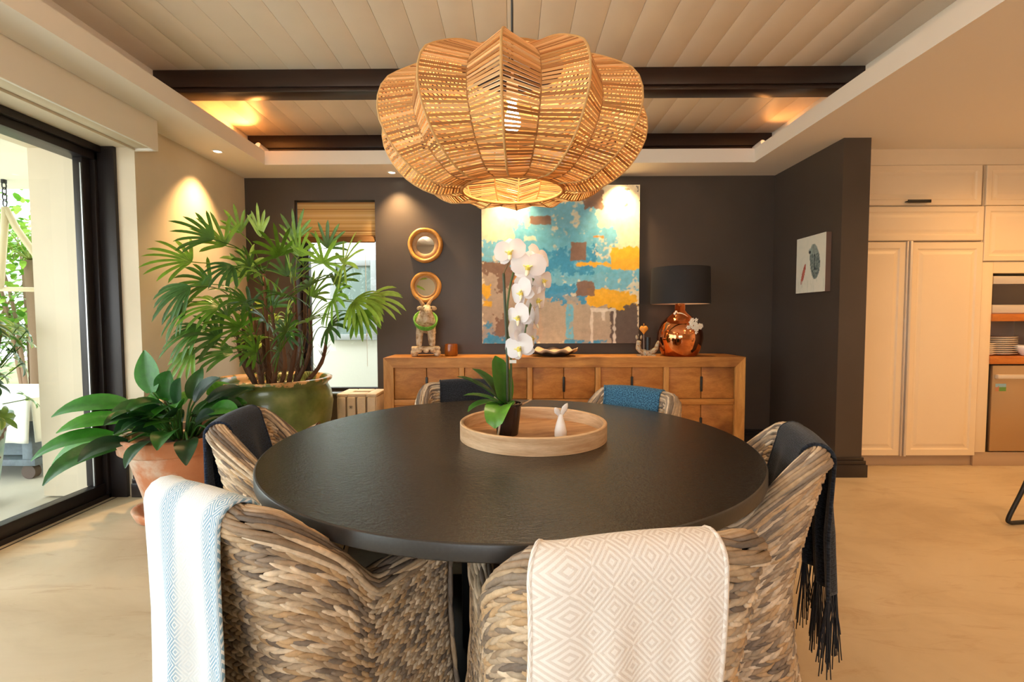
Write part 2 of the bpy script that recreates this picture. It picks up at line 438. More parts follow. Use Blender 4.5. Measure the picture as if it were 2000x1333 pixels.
M['dim_glass'] = plain('neighbour_glass', srgb(130, 150, 145), .08, 0)
m = MB()
for q in ((-2.42, -2.34, 6.33, 6.40, .92, 1.98), (-1.88, -1.80, 6.33, 6.40, .92, 1.98), (-2.34, -1.88, 6.33, 6.40, 1.90, 1.98), (-2.34, -1.88, 6.33, 6.40, .92, 1.0)): m.box(*q, b=.006)
m.build('window_frame', M['grey_frame'], w2, True, angle=40)
bx('window_pane', M['dim_glass'], w2, -2.34, -1.88, 6.36, 6.37, 1.0, 1.90)

# ------------------------------------------------------------------ dining table
def granite():
    t = NT('leathered_black_granite'); v = t.coord()
    n1 = t.noise(v, 115, 4, .6); sp = t.noise(v, 260, 2, .7)
    c = t.ramp(sp, [(.60, (.011, .009, .008)), (.74, (.06, .055, .05))]); t.col(c)
    r = t.ramp(t.noise(v, 45, 2), [(.3, (.15,)*3), (.7, (.26,)*3)]); t.link(r, t.b.inputs['Roughness'])
    t.b.inputs['Specular IOR Level'].default_value = .7
    t.bump(n1, .5, .005); return t.m
M['granite'] = granite()
TX, TY, TR, TZ = -.01, 1.777, .853, .753
tb = thing('dining_table', 'large round black granite dining table in the middle of the room', 'table', (TX, TY, 0))
m = MB(); m.lathe([(.001, TZ), (TR-.006, TZ)], 128); m.build('table_top', M['granite'], tb, True)
M['granite_edge'] = plain('honed_granite_edge', (.020, .019, .019), .38, c2=(.028, .027, .026), sc=150)
m = MB(); m.lathe([(TR-.006, TZ), (TR-.002, TZ-.002), (TR, TZ-.006), (TR, TZ-.036), (TR-.004, TZ-.04), (.001, TZ-.04)], 128); m.build('honed_edge', M['granite_edge'], tb, True, angle=35)
m = MB(); m.box(-.17, .17, -.17, .17, .05, TZ-.04, b=.01); m.build('pedestal', M['black'], tb, True, angle=40)
m = MB(); m.box(-.33, .33, -.33, .33, 0, .05, b=.008); m.build('base_plate', M['black'], tb, True, angle=40)

# ------------------------------------------------------------------ woven tub chair
HX, YFc, YBc, RC, TH = .226, .185, -.25, .085, .054
L1 = YFc-YBc-RC; L2 = pi/2*RC; L3 = 2*(HX-RC); LT = 2*L1+2*L2+L3
def upath(d):
    """point and outward normal of the U plan at arc length d from the right arm front"""
    if d < L1: return V((HX, YFc-d, 0)), V((1, 0, 0))
    d -= L1
    if d < L2:
        a = d/RC; return V((HX-RC+RC*cos(a), YBc+RC-RC*sin(a), 0)), V((cos(a), -sin(a), 0))
    d -= L2
    if d < L3: return V((HX-RC-d, YBc, 0)), V((0, -1, 0))
    d -= L3
    if d < L2:
        a = d/RC; return V((-HX+RC-RC*sin(a), YBc+RC-RC*cos(a), 0)), V((-sin(a), -cos(a), 0))
    d -= L2
    return V((-HX, YBc+RC+d, 0)), V((-1, 0, 0))
ZA, ZB = .57, .80
def backness(d): return 1-sstep(.185, .35, abs(d-LT/2))
def rimz(d): 
    q = abs(d-LT/2)
    return ZA+(ZB-ZA)*backness(d) - .018*(q/.25)**2*(1 if q < .25 else 0)*backness(d) - .018*(q >= .25)*backness(d)
def offs(d, z):
    o = .05*(1-z/.42)**2 if z < .42 else .02*((z-.42)/.42)
    return o
def lean(d, z):
    b = backness(d); return .085*b*((z-.36)/.48)**1.2 if z > .36 else 0
def cpt(d, z, k):
    p, n = upath(max(0, min(LT, d))); q = p+n*(offs(d, z)+k); return V((q.x, q.y-lean(d, z), z))
REED = [srgb(212, 190, 162), srgb(198, 172, 140), srgb(176, 152, 126), srgb(150, 134, 118), srgb(130, 116, 104), srgb(226, 206, 180), srgb(196, 164, 126), srgb(188, 168, 144)]
def rcol(): 
    c = random.choice(REED); k = random.uniform(.8, 1.12); return tuple(x*k for x in c)
M['reed_weave'] = vcol('water_hyacinth', .62, .3, .5, 160, .003, mul=(55, (.80, .78, .76), (1.18, 1.18, 1.18)))
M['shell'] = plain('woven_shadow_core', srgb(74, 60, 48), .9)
M['seat_cloth'] = plain('taupe_linen', srgb(188, 176, 158), .9, c2=srgb(178, 165, 147), sc=40, bump=.3, bsc=300, bd=.002)
def make_chair():
    rnd = random.Random(3)
    t = thing('dining_chair', 'woven chair', 'chair')
    # core shell
    m = MB()
    nu, nv = 56, 14
    def outer(u, v): return cpt(u*LT, .004+v*(rimz(u*LT)-.004), TH/2-.008)
    def inner(u, v): return cpt(u*LT, .30+v*(rimz(u*LT)-.30), -TH/2+.008)
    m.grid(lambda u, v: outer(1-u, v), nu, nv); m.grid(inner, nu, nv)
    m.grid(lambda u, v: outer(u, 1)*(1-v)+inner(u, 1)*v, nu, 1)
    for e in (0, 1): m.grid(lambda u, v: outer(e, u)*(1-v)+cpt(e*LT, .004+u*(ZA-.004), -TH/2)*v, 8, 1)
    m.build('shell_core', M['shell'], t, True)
    # front panel and seat deck
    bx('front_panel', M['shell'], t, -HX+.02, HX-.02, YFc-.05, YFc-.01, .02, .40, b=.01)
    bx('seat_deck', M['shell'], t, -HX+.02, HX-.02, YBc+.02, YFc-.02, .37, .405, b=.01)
    # outer weave : rows of slanted strands, alternate rows lean the other way
    m = MB(); rows = 47
    def weave(k, z0fn, rows, sgn, d0=0.0, d1=LT, pitch=.0200):
        for r in range(rows):
            flip = 1 if r % 2 else -1
            ns = int((d1-d0)/pitch)
            for i in range(ns):
                d = d0+(i+.5+(.5 if r % 2 else 0)*.6)*(d1-d0)/ns
                if d > d1: continue
                def P(dd, rr):
                    z0 = z0fn(dd); zz = z0+(rimz(dd)-.02-z0)*rr/rows; return cpt(dd, zz, k)
                ln = pitch*.86*rnd.uniform(.9, 1.15); hh = .36*rnd.uniform(.8, 1.2)
                a = P(d-ln, r+.5-hh*flip); b = P(d+ln, r+.5+hh*flip)
                p, n = upath(d); n = n*sgn
                w = .0079*rnd.uniform(.85, 1.15)
                lift = n*.004
                m.spindle(a-n*.003, b+lift, n, w, .0075*rnd.uniform(.9, 1.25), (lambda c, k: (c[0]*k, c[1]*k, c[2]*k))(rnd.choice(REED), rnd.uniform(.85, 1.12)), 6)
    weave(TH/2, lambda d: .0, rows, 1)
    o = m.build('outer_weave', M['reed_weave'], t, True); tag(o, kind='stuff')
    m = MB(); weave(-TH/2, lambda d: .40, 23, -1, .02, LT-.02); o = m.build('inner_weave', M['reed_weave'], t, True); tag(o, kind='stuff')
    # rim: bundles of long strands running along the edge, slightly twisted
    m = MB(); RR = TH/2+.004
    for k in range(14):
        ph0 = -.35+k*(pi+.7)/13
        d = rnd.uniform(-.05, 0)
        while d < LT-.04:
            ln = rnd.uniform(.10, .16); e = min(LT, d+ln); s0 = max(0, d)
            def Q(dd, ph, rr):
                c = cpt(dd, rimz(dd)-.012, 0); p, n = upath(dd)
                return c+n*(cos(ph)*rr)+V((0, 0, sin(ph)*rr*1.0)), (n*cos(ph)+V((0, 0, sin(ph))))
            tw = .22
            pts = []; 
            for q in range(7):
                dd = s0+(e-s0)*q/6; pp, nn = Q(dd, ph0+tw*(q/6-.5), RR+.004*sin(pi*q/6)); pts.append(pp)
            kk = rnd.uniform(.62, 1.15); c = tuple(x*kk for x in rnd.choice(REED[:6]))
            m.tube(pts, [.002, .0056, .0068, .0072, .0068, .0056, .002], 6, True, c)
            d = e-.025
    # front edges of the arms down to the floor
    for e in (0, 1):
        for k in range(7):
            off = -TH/2-.004+k*(TH+.008)/6; z = rimz(0)+.01-rnd.uniform(0, .06)
            while z > .04:
                z2 = max(.005, z-rnd.uniform(.1, .16)); pts = []
                for q in range(5):
                    zz = z+(z2-z)*q/4; c = cpt(e*LT, zz, off*.98+.006*(q/4-.5)); pts.append(c+V((0, .006+.008*cos((k-3)/3*1.2), 0)))
                kk = rnd.uniform(.9, 1.1); m.tube(pts, [.003, .008, .009, .008, .003], 6, True, tuple(x*kk for x in rnd.choice(REED[:6])))
                z = z2+.03
    o = m.build('rim_braid', M['reed_weave'], t, True); tag(o, kind='stuff')
    # seat cushion
    m = MB()
    def cush(q):
        r = .225; x, y, z = q
        k = max(abs(x), abs(y), 1e-6)/max(1e-6, sqrt(x*x+y*y)); k = 1/k
        f = sqrt(x*x+y*y); s_ = min(1.0, (f/r)) 
        return V((x*(1+(k-1)*.75)*.98, y*(1+(k-1)*.75)*1.0, z))
    m.ball((0, -.005, .445), .225, .225, .045, 28, 14, fn=cush); m.build('seat_cushion', M['seat_cloth'], t, True)
    return t
chair0 = make_chair()
CH = {  # position and heading (the direction a sitter looks)
 'front_left':  (-.505, 1.318, 61, 'woven tub chair at front left, under the pale blue throw'),
 'front_right': (.172, 1.135, 100, 'woven tub chair at the front, under the cream throw'),
 'right':       (.625, 1.658, 163, 'woven tub chair on the right side, under the fringed black throw'),
 'left':        (-.775, 1.947, 9, 'woven tub chair on the left, under the navy throw beside the terracotta pot'),
 'back_left':   (-.249, 2.547, -78, 'woven tub chair behind the table, under the black throw left of the orchid'),
 'back_right':  (.437, 2.295, -133, 'woven tub chair behind the table, under the bright blue throw'),
}
chairs = {}
for i, (k, q) in enumerate(CH.items()):
    c = chair0 if i == 0 else copy_tree(chair0)
    c.location = (q[0], q[1], 0); c.rotation_euler = (0, 0, R(q[2]-90)); c['label'] = q[3]; c['group'] = 'woven tub chairs around the table'
    chairs[k] = c

# ------------------------------------------------------------------ throws
def throw_mat(name, base, line, kind):
    t = NT(name); tc = t.new('ShaderNodeTexCoord'); sx = t.new('ShaderNodeSeparateXYZ'); t.link(tc.outputs['UV'], sx.inputs[0])
    u, v = sx.outputs[0], sx.outputs[1]
    if kind == 'diamond':
        P = .066
        def tri(x, p): return t.math('ABSOLUTE', t.math('SUBTRACT', t.math('FRACT', t.math('MULTIPLY', x, 1/p)), .5))
        d = t.math('ADD', tri(u, P), tri(v, P*1.05))
        s = t.math('SINE', t.math('MULTIPLY', d, 2*pi*6)); f = t.math('GREATER_THAN', s, .05)
        col = t.mix(t.math('MULTIPLY', f, .62), base, line)
        t.bump(t.math('ADD', t.math('MULTIPLY', s, .3), t.noise(t.coord(), 420, 2)), .45, .002)
    elif kind == 'blue':
        P = .044
        def tri(x, p): return t.math('ABSOLUTE', t.math('SUBTRACT', t.math('FRACT', t.math('MULTIPLY', x, 1/p)), .5))
        d = t.math('ADD', tri(u, P), tri(v, P*1.3)); s = t.math('SINE', t.math('MULTIPLY', d, 2*pi*6)); f = t.math('GREATER_THAN', s, -.2)
        st = t.math('SUBTRACT', t.math('MULTIPLY', t.math('ADD', t.math('SINE', t.math('ADD', t.math('MULTIPLY', u, 2*pi/.165), .9)), .05), 1.3), .0)
        st = t.math('MAXIMUM', t.math('MINIMUM', st, 1.0), .10)
        col = t.mix(t.math('MULTIPLY', f, st), base, line)
        t.bump(t.math('ADD', t.math('MULTIPLY', s, .25), t.noise(t.coord(), 420, 2)), .5, .002)
    else:
        n = t.noise(t.coord('UV', (1, 1, 1)), 170, 3); wv = t.math('SINE', t.math('MULTIPLY', v, 2*pi/.006))
        k = t.math('ADD', n, t.math('MULTIPLY', wv, .06)); col = t.ramp(k, [(.38, base), (.66, line)])
        t.bump(k, .7, .003)
    t.col(col); t.set(.95, 0, .15); t.b.inputs['Sheen Weight'].default_value = .15; return t.m
M['thr_blue'] = throw_mat('pale_blue_diamond_weave', srgb(234, 240, 244), srgb(140, 178, 206), 'blue')
M['thr_cream'] = throw_mat('cream_diamond_weave', srgb(250, 245, 240), srgb(222, 210, 200), 'diamond')
M['thr_black'] = throw_mat('charcoal_wool', srgb(18, 20, 26), srgb(46, 52, 62), 'wool')
M['thr_navy'] = throw_mat('navy_wool', srgb(20, 28, 44), srgb(50, 66, 92), 'wool')
M['thr_sea'] = throw_mat('sea_blue_wool', srgb(24, 58, 86), srgb(84, 138, 172), 'wool')
def throw(name, chair, d0, d1, zi, zo, mat, label, fringe=0, folds=1.0, seed=1, edge=None, thick=.007, zoslope=0):
    rnd = random.Random(seed); c = chairs[chair]
    t = thing(name, label, 'throw', c.location, c.rotation_euler.z, 'throws over the chair backs')
    nu, nv = 44, 60; G = .016; RR = TH/2+G
    def prof(u, v):
        d = d0+(d1-d0)*u; rz = rimz(d); zr = rz-.012
        li = max(.0, zr-zi); la = pi*RR; zl = zo+zoslope*(u-.5); lo = zr-zl; tot = li+la+lo; s = v*tot
        p, n = upath(d)
        if s < li:
            z = zi+s; q = cpt(d, z, -TH/2-G); kk = (li-s)
            q = q - n*(.006*sin(u*9+seed)*folds*min(1, kk/.1))
        elif s < li+la:
            ph = pi-(s-li)/RR; q = cpt(d, zr, 0)+n*(cos(ph)*RR)+V((0, 0, sin(ph)*RR*1.05))
        else:
            h = s-li-la; z = zr-h
            base = cpt(d, zr, RR)
            w = min(1, h/.25)
            f = (.010*sin(u*2*pi*2.2+seed)+.006*sin(u*2*pi*4.1+2*seed))*folds*w
            q = V((base.x, base.y, z))+n*(f+.012*w*max(0,h-.1))+n.cross(V((0, 0, 1)))*(.012*sin(h*9+seed)*folds*w)
        return q, s
    m = MB(); m.grid(lambda u, v: prof(1-u, v)[0], nu, nv, uv=lambda u, v: ((1-u)*(d1-d0), prof(1-u, v)[1]))
    o = m.build('cloth', mat, t, True); sd = o.modifiers.new('thickness', 'SOLIDIFY'); sd.thickness = thick; sd.offset = 0
    # turned hem along both long edges
    for e in (0, 1):
        m = MB(); pts = [prof(e, v/60)[0] for v in range(61)]; m.tube(pts, thick*.85, 6); m.uv = {i: (.003*(i % 6), i//6*.01) for i in range(len(m.v))}
        m.build('hem', mat, t, True)
    if fringe:
        m = MB()
        for i in range(130):
            u = rnd.random(); p, s = prof(u, 1); ln = fringe*rnd.uniform(.55, 1.15); pts = [p+V((0, 0, .012))]
            ax, ay = rnd.uniform(-.02, .02), rnd.uniform(-.02, .02)
            for k in range(1, 5): pts.append(p+V((ax*k/4+rnd.uniform(-.002, .002), ay*k/4, -ln*k/4)))
            m.tube(pts, .0016, 4)
        o = m.build('fringe', mat, t); tag(o, kind='stuff')
    return t
h = LT/2
throw('throw_blanket', 'front_left', h-.12, h+.30, .50, .06, M['thr_blue'], 'pale blue and white diamond throw over the front left chair', seed=2)
throw('throw_blanket', 'front_right', h-.115, h+.185, .62, .10, M['thr_cream'], 'cream diamond-woven throw over the front chair', seed=5, folds=.7)
throw('throw_blanket', 'right', h-.13, h+.16, .50, .36, M['thr_black'], 'fringed black throw over the right-hand chair', fringe=.22, seed=3, folds=1.5)
throw('throw_blanket', 'left', h-.17, h+.15, .50, .30, M['thr_navy'], 'navy throw over the left chair beside the terracotta pot', seed=4, folds=1.6)
throw('throw_blanket', 'back_left', h-.12, h+.22, .50, .42, M['thr_black'], 'black throw over the back chair left of the orchid', seed=6)
throw('throw_blanket', 'back_right', h-.19, h+.135, .50, .42, M['thr_sea'], 'bright blue throw over the back chair right of the tray', seed=7)
# ------------------------------------------------------------------ scatter cushions on the chairs
def cushion_mat(name, base, spot, kind):
    t = NT(name); v = t.coord('Object')
    if kind == 'stripe':
        sx = t.new('ShaderNodeSeparateXYZ'); t.link(v, sx.inputs[0])
        s = t.math('SINE', t.math('MULTIPLY', t.math('ADD', sx.outputs[0], t.math('MULTIPLY', t.noise(v, 8, 2), .05)), 2*pi/.11)); f = t.math('GREATER_THAN', s, .25)
        t.col(t.mix(f, base, spot))
    elif kind == 'dots':
        x = t.new('ShaderNodeTexVoronoi'); x.inputs['Scale'].default_value = 28; t.link(v, x.inputs['Vector']); f = t.math('LESS_THAN', x.outputs['Distance'], .28); t.col(t.mix(f, base, spot))
    else: t.col(base)
    t.set(.9); t.bump(t.noise(v, 300, 2), .3, .002); return t.m
def cushion(chair, mat, label, dx=0, dy=-.13, rx=-65, rz=0, size=.36, z=.58):
    m = MB()
    def fn(u, v):
        return None
    n = 18; S = size/2
    for sgn in (1, -1):
        def g(u, v, sgn=sgn):
            x, y = (u*2-1), (v*2-1); e = (1-abs(x)**2.6)*(1-abs(y)**2.6); pin = 1-.10*(1-abs(x)**2)*(abs(y)**3) 
            pin2 = 1-.10*(1-abs(y)**2)*(abs(x)**3)
            return V((x*S*pin2, y*S*pin, sgn*(.002+.055*max(0, e)**.5)))
        if sgn > 0: m.grid(g, n, n)
        else: m.grid(lambda u, v: g(1-u, v), n, n)
    c = chairs[chair]
    o = m.build('scatter_cushion', mat, None, True)
    mw = Matrix.Translation(c.location) @ Matrix.Rotation(c.rotation_euler.z, 4, 'Z') @ Matrix.Translation((dx, dy, z)) @ Matrix.Rotation(R(rz), 4, 'Z') @ Matrix.Rotation(R(-rx), 4, 'X')
    o.matrix_world = mw
    return tag(o, label, 'cushion', 'scatter cushions on the chairs')
M['cu_str'] = cushion_mat('striped_cushion', srgb(206, 190, 162), srgb(40, 36, 32), 'stripe')
M['cu_dot'] = cushion_mat('dotted_cushion', srgb(120, 84, 52), srgb(224, 208, 180), 'dots')
M['cu_gry'] = cushion_mat('grey_cushion', srgb(176, 166, 152), srgb(0, 0, 0), 'plain')
cushion('front_left', M['cu_str'], 'beige cushion with black stripes on the front left chair', rx=-72)
cushion('left', M['cu_dot'], 'brown dotted cushion on the left chair', rx=-68)
cushion('right', M['cu_gry'], 'plain grey-beige cushion on the right chair', rx=-70)

# ------------------------------------------------------------------ sideboard
M['oak'] = wood('warm_reclaimed_wood', srgb(214, 154, 82), srgb(178, 114, 52), (1.2, 9, 9), 2.2, .5, .12, dark=srgb(120, 90, 66))
M['oak_v'] = wood('warm_reclaimed_wood_upright', srgb(220, 164, 92), srgb(188, 128, 62), (9, 9, 1.2), 2.2, .5, .12)
M['oak_panel'] = wood('sawn_wood_panel', srgb(206, 142, 70), srgb(166, 102, 44), (1.6, 8, 5), 3, .55, .18, dark=srgb(96, 70, 52))
SX0, SX1, SY0, SY1, SZ = -1.11, 1.98, 4.07, 4.475, .866
sb = thing('sideboard', 'long low reclaimed wood sideboard against the dark back wall', 'sideboard', ((SX0+SX1)/2, SY0, 0))
w2_ = (SX1-SX0)/2; D = SY1-SY0; F = .085
def prism(m, pts, y0, y1):
    n = len(pts); m.add([(x, y0, z) for x, z in pts]+[(x, y1, z) for x, z in pts],
        [tuple(range(n))]+[tuple(range(2*n-1, n-1, -1))]+[(i, i+n, (i+1) % n+n, (i+1) % n)[::-1] for i in range(n)][::1])
m = MB(); prism(m, [(-w2_, SZ), (-w2_+F, SZ-F), (w2_-F, SZ-F), (w2_, SZ)], 0, D); m.build('top_slab', M['oak'], sb)
for s in (-1, 1):
    m = MB(); prism(m, [(s*w2_, 0), (s*(w2_-F), 0), (s*(w2_-F), SZ-F), (s*w2_, SZ)][::s], 0, D); m.build('side_slab', M['oak_v'], sb)
m = MB(); m.box(-w2_+F, w2_-F, D-.02, D, .02, SZ-F); m.build('back_board', M['oak'], sb)
m = MB(); m.box(-w2_+F, w2_-F, .012, D-.02, .06, .12, b=.003); m.build('bottom_rail', M['oak'], sb, True, angle=40)
IW = 2*(w2_-F); zt = SZ-F; zm0, zm1 = .455, .505
m = MB(); m.box(-w2_+F, w2_-F, .010, .05, zm0, zm1, b=.003); m.build('middle_rail', M['oak'], sb, True, angle=40)
P5 = IW/5
for k in range(1, 5):
    x = -w2_+F+k*P5; m = MB(); m.box(x-.022, x+.022, .006, .06, .12, zt, b=.004); m.build('divider', M['oak_v'], sb, True, angle=40)
for k in range(5):
    for r, (z0, z1) in enumerate(((zm1, zt), (.12, zm0))):
        xa = -w2_+F+k*P5+(.023 if k else .002); xb = -w2_+F+(k+1)*P5-(.023 if k < 4 else .002); xm = (xa+xb)/2
        for a, b in ((xa, xm-.001), (xm+.001, xb)):
            m = MB(); m.box(a+.002, b-.002, .022, .042, z0+.003, z1-.003, b=.002); d = m.build('door', M['oak_panel'], sb, True, angle=40)
        zc = (z0+z1)/2
        m = MB(); m.box(xm-.010, xm+.010, .012, .024, zc-.075, zc+.055, b=.003); m.build('handle', M['black'], d, True, angle=40)

# ------------------------------------------------------------------ painting
def make_painting():
    x0, x1, z0, z1 = -.285, 1.160, .968, 2.413
    N = 260; t = thing('abstract_painting', 'large abstract canvas in turquoise, yellow, cream and taupe', 'painting', ((x0+x1)/2, 4.455, z0))
    Wd = x1-x0; Hh = z1-z0
    C = dict(cream=srgb(244, 230, 198), taupe=srgb(188, 166, 146), grey=srgb(182, 168, 150), turq=srgb(112, 192, 224), turq2=srgb(62, 154, 204), yel=srgb(250, 190, 32), brn=srgb(138, 106, 88), dk=srgb(88, 74, 72), wht=srgb(240, 234, 224), pale=srgb(206, 222, 206), or_=srgb(222, 150, 52))
    def n(u, v, s, o=0): return noise.noise(V((u*s+o, v*s, o*1.3)))
    def fr(u, v, s, o=0): return noise.fractal(V((u*s+o, v*s, o*1.7)), 1.0, 2.0, 4)
    mixc = lambda a, b, k: tuple(a[i]*(1-k)+b[i]*k for i in range(3))
    # regions in (u from left, v from top), later ones on top: (u0,u1,v0,v1,colour,edge roughness,opacity noise)
    RG = [(0, .55, 0, .42, 'cream', .02), (.55, 1.01, 0, .5, 'cream', .02), (0, .46, .46, 1, 'taupe', .03), (.38, .83, .70, 1.01, 'grey', .02), (.82, 1.01, .74, 1.01, 'dk', .02),
          (0, .20, .47, .56, 'brn', .03), (.10, .30, .50, .66, 'brn', .04),
          (.22, .74, .10, .42, 'turq', .03), (.30, .86, .27, .58, 'turq', .03), (.40, 1.01, .46, .68, 'turq', .03), (0, .14, .34, .48, 'turq', .02), (.38, .68, .62, .74, 'turq2', .03), (.20, .42, .28, .52, 'turq', .03),
          (.40, .70, .40, .56, 'turq2', .04),
          (.81, 1.01, .38, .535, 'yel', .015), (.60, .82, .475, .51, 'yel', .015), (0, .06, .62, .77, 'yel', .03), (.68, 1.0, .66, .765, 'yel', .03), (.70, .78, .31, .335, 'or_', .01), (.21, .28, .57, .66, 'or_', .02),
          (.30, .44, .19, .245, 'brn', .008), (.565, .665, .355, .475, 'brn', .008), (.60, .72, .605, .70, 'brn', .012), (.64, .77, .02, .155, 'brn', .02),
          (.08, .26, .84, .95, 'brn', .05), (0, .07, .86, 1.01, 'turq2', .02), (.04, .36, .95, 1.01, 'turq2', .02), (.52, .80, .975, 1.01, 'turq2', .012),
          (.27, .35, .315, .35, 'pale', .01), (.535, .585, .74, .97, 'turq', .008)]
    m = MB(); vs = []; cs = []
    for i in range(N+1):
        for j in range(N+1):
            u = i/N; v = 1-j/N
            c = C['cream']; g = fr(u, v, 5, 3)
            for k, (a, b, p, q, cn, e) in enumerate(RG):
                w = e*(.9*n(u, v, 9, k*3.1)+.9*n(u, v, 34, k*1.7)+.5*n(u, v, 80, k))
                d = min(u-a, b-u, v-p, q-v)+w
                if d > 0:
                    kc = C[cn]; al = min(1, d/.006)
                    if cn.startswith('turq'):
                        k2 = fr(u, v, 16, k)+.5*n(u, v, 60, 9); 
                        if k2 > .22: al *= max(.25, 1-(k2-.22)*2.6)
                    c = mixc(c, kc, al*.95)
            # white chair-like drips
            for (a, b, p, q) in ((.69, .71, .79, 1.0), (.835, .855, .79, 1.0), (.69, .85, .775, .80), (.76, .785, .79, .86)):
                d = min(u-a, b-u, v-p, q-v)+.008*n(u, v, 40, 5)
                if d > 0: c = mixc(c, C['wht'], min(.8, d/.006))
            if v < .14 and u > .8 and n(u, v, 42, 2) > .62: c = mixc(c, C['dk'], .8)
            kk = 1+.14*fr(u, v, 30, 7)+.06*n(u, v, 120, 4)
            if C['brn'] == c: kk *= .9
            cs.append(tuple(max(0, min(1, x*kk)) for x in c)); vs.append(((u-.5)*Wd, -.035, (1-v)*Hh))
    M1 = N+1
    m.v = vs; m.c = cs; m.f = [(i*M1+j, (i+1)*M1+j, (i+1)*M1+j+1, i*M1+j+1) for i in range(N) for j in range(N)]
    m.build('painted_canvas', vcol('oil_paint', .45, .35, .25, 140, .003), t)
    # wrapped sides and stretcher
    m = MB(); m.box(-Wd/2, Wd/2, -.0345, .03, 0, Hh); m.build('stretcher', plain('canvas_side', srgb(70, 60, 54), .8), t)
make_painting()

def small_canvas():
    t = thing('feather_canvas', 'small white canvas with a grey feather and a red feather', 'painting', (2.418, 3.86, 1.40))
    Wd, Hh, N, K = .375, .45, 60, 80
    mixc = lambda a, b, k: tuple(a[i]*(1-k)+b[i]*k for i in range(3))
    m = MB(); vs = []; cs = []
    bg = srgb(226, 226, 212)
    for i in range(N+1):
        for j in range(K+1):
            u = i/N; v = 1-j/K; c = bg; nn = noise.noise(V((u*9, v*9, 1)))
            c = mixc(c, srgb(206, 212, 200), max(0, nn)*.5)
            # large dark feather: bent ellipse, rounded head at the top
            cx = .60+.07*sin((v-.2)*3.2); w = .165*sqrt(max(0, 1-((v-.46)/.31)**2)); 
            if abs(u-cx) < w:
                k = noise.noise(V((u*26, v*26, 4))); c = mixc(srgb(70, 88, 92), srgb(150, 164, 158), max(0, min(1, .4+k)))
                if abs(u-cx-.01*sin(v*20)) < .012 and v < .62: c = srgb(36, 44, 50)
                if v < .33: c = mixc(c, srgb(160, 176, 170), .55)
            if (u-.49)**2/.004+(v-.27)**2/.003 < 1: c = mixc(c, srgb(150, 170, 166), .8)
            if (u-.475)**2/.0008+(v-.285)**2/.0012 < 1: c = srgb(34, 42, 46)
            # small red feather
            a = (u-.26)*.93-(.66-v)*.34; b = (v-.66)*.93+(u-.26)*.30
            if abs(a) < .045*sqrt(max(0, 1-(b/.15)**2)): c = mixc(srgb(150, 60, 52), srgb(206, 120, 104), max(0, min(1, .5+noise.noise(V((u*40, v*40, 2))))))
            if v > .78 and noise.noise(V((u*30, v*2, 8))) > .25: c = mixc(c, srgb(200, 205, 190), .6)
            vs.append((-.0405, (.5-u)*Wd, (1-v)*Hh)); cs.append(c)
    M1 = K+1; m.v = vs; m.c = cs; m.f = [(i*M1+j, (i+1)*M1+j, (i+1)*M1+j+1, i*M1+j+1) for i in range(N) for j in range(K)]
    m.build('painted_canvas', vcol('matt_paint', .7), t)
    m = MB(); m.box(-.04, 0, -Wd/2, Wd/2, 0, Hh); m.build('stretcher', plain('canvas_edge_brown', srgb(116, 90, 78), .8), t)
small_canvas()

# ------------------------------------------------------------------ round mirrors in turned wood frames
M['mirror'] = plain('mirror_silver', (.85, .85, .85), .02, 1)
M['honey'] = wood('honey_wood', srgb(226, 172, 92), srgb(190, 128, 56), (1, 1, 1), 9, .4, .1)
M['drift'] = wood('pale_driftwood', srgb(206, 170, 128), srgb(176, 136, 94), (1, 1, 1), 8, .6, .1)
def mirror(x, z, ro, ri, mat, inner, label, bulge):
    t = thing('round_mirror', label, 'mirror', (x, 4.488, z), group='round mirrors on the back wall')
    t.rotation_euler = (R(90), 0, 0)
    m = MB(); m.lathe([(ro-.035, 0), (ro-.004, .0), (ro, .012), (ro-.004, bulge*.8), (ro-.018, bulge), (ro-.034, bulge*.8), (ro-.04, .014)], 56, wob=lambda a, r, z: (r*(1+.012*sin(3*a+1)+.006*sin(7*a)), z)); m.build('outer_ring', mat, t, True)
    m = MB(); m.lathe([(ro-.038, .014), (ro-.05, .02), (ri+.004, .020), (ri, .012)], 56); m.build('inner_ring', inner, t, True)
    m = MB(); m.lathe([(ri+.003, .0125), (.0005, .0125)], 48); m.build('mirror_glass', M['mirror'], t)
mirror(-.812, 1.882, .163, .082, M['honey'], M['drift'], 'upper round mirror in a thick honey wood ring', .05)
mirror(-.812, 1.497, .145, .085, M['honey'], M['drift'], 'lower round mirror in a thinner wood ring above the goat', .035)

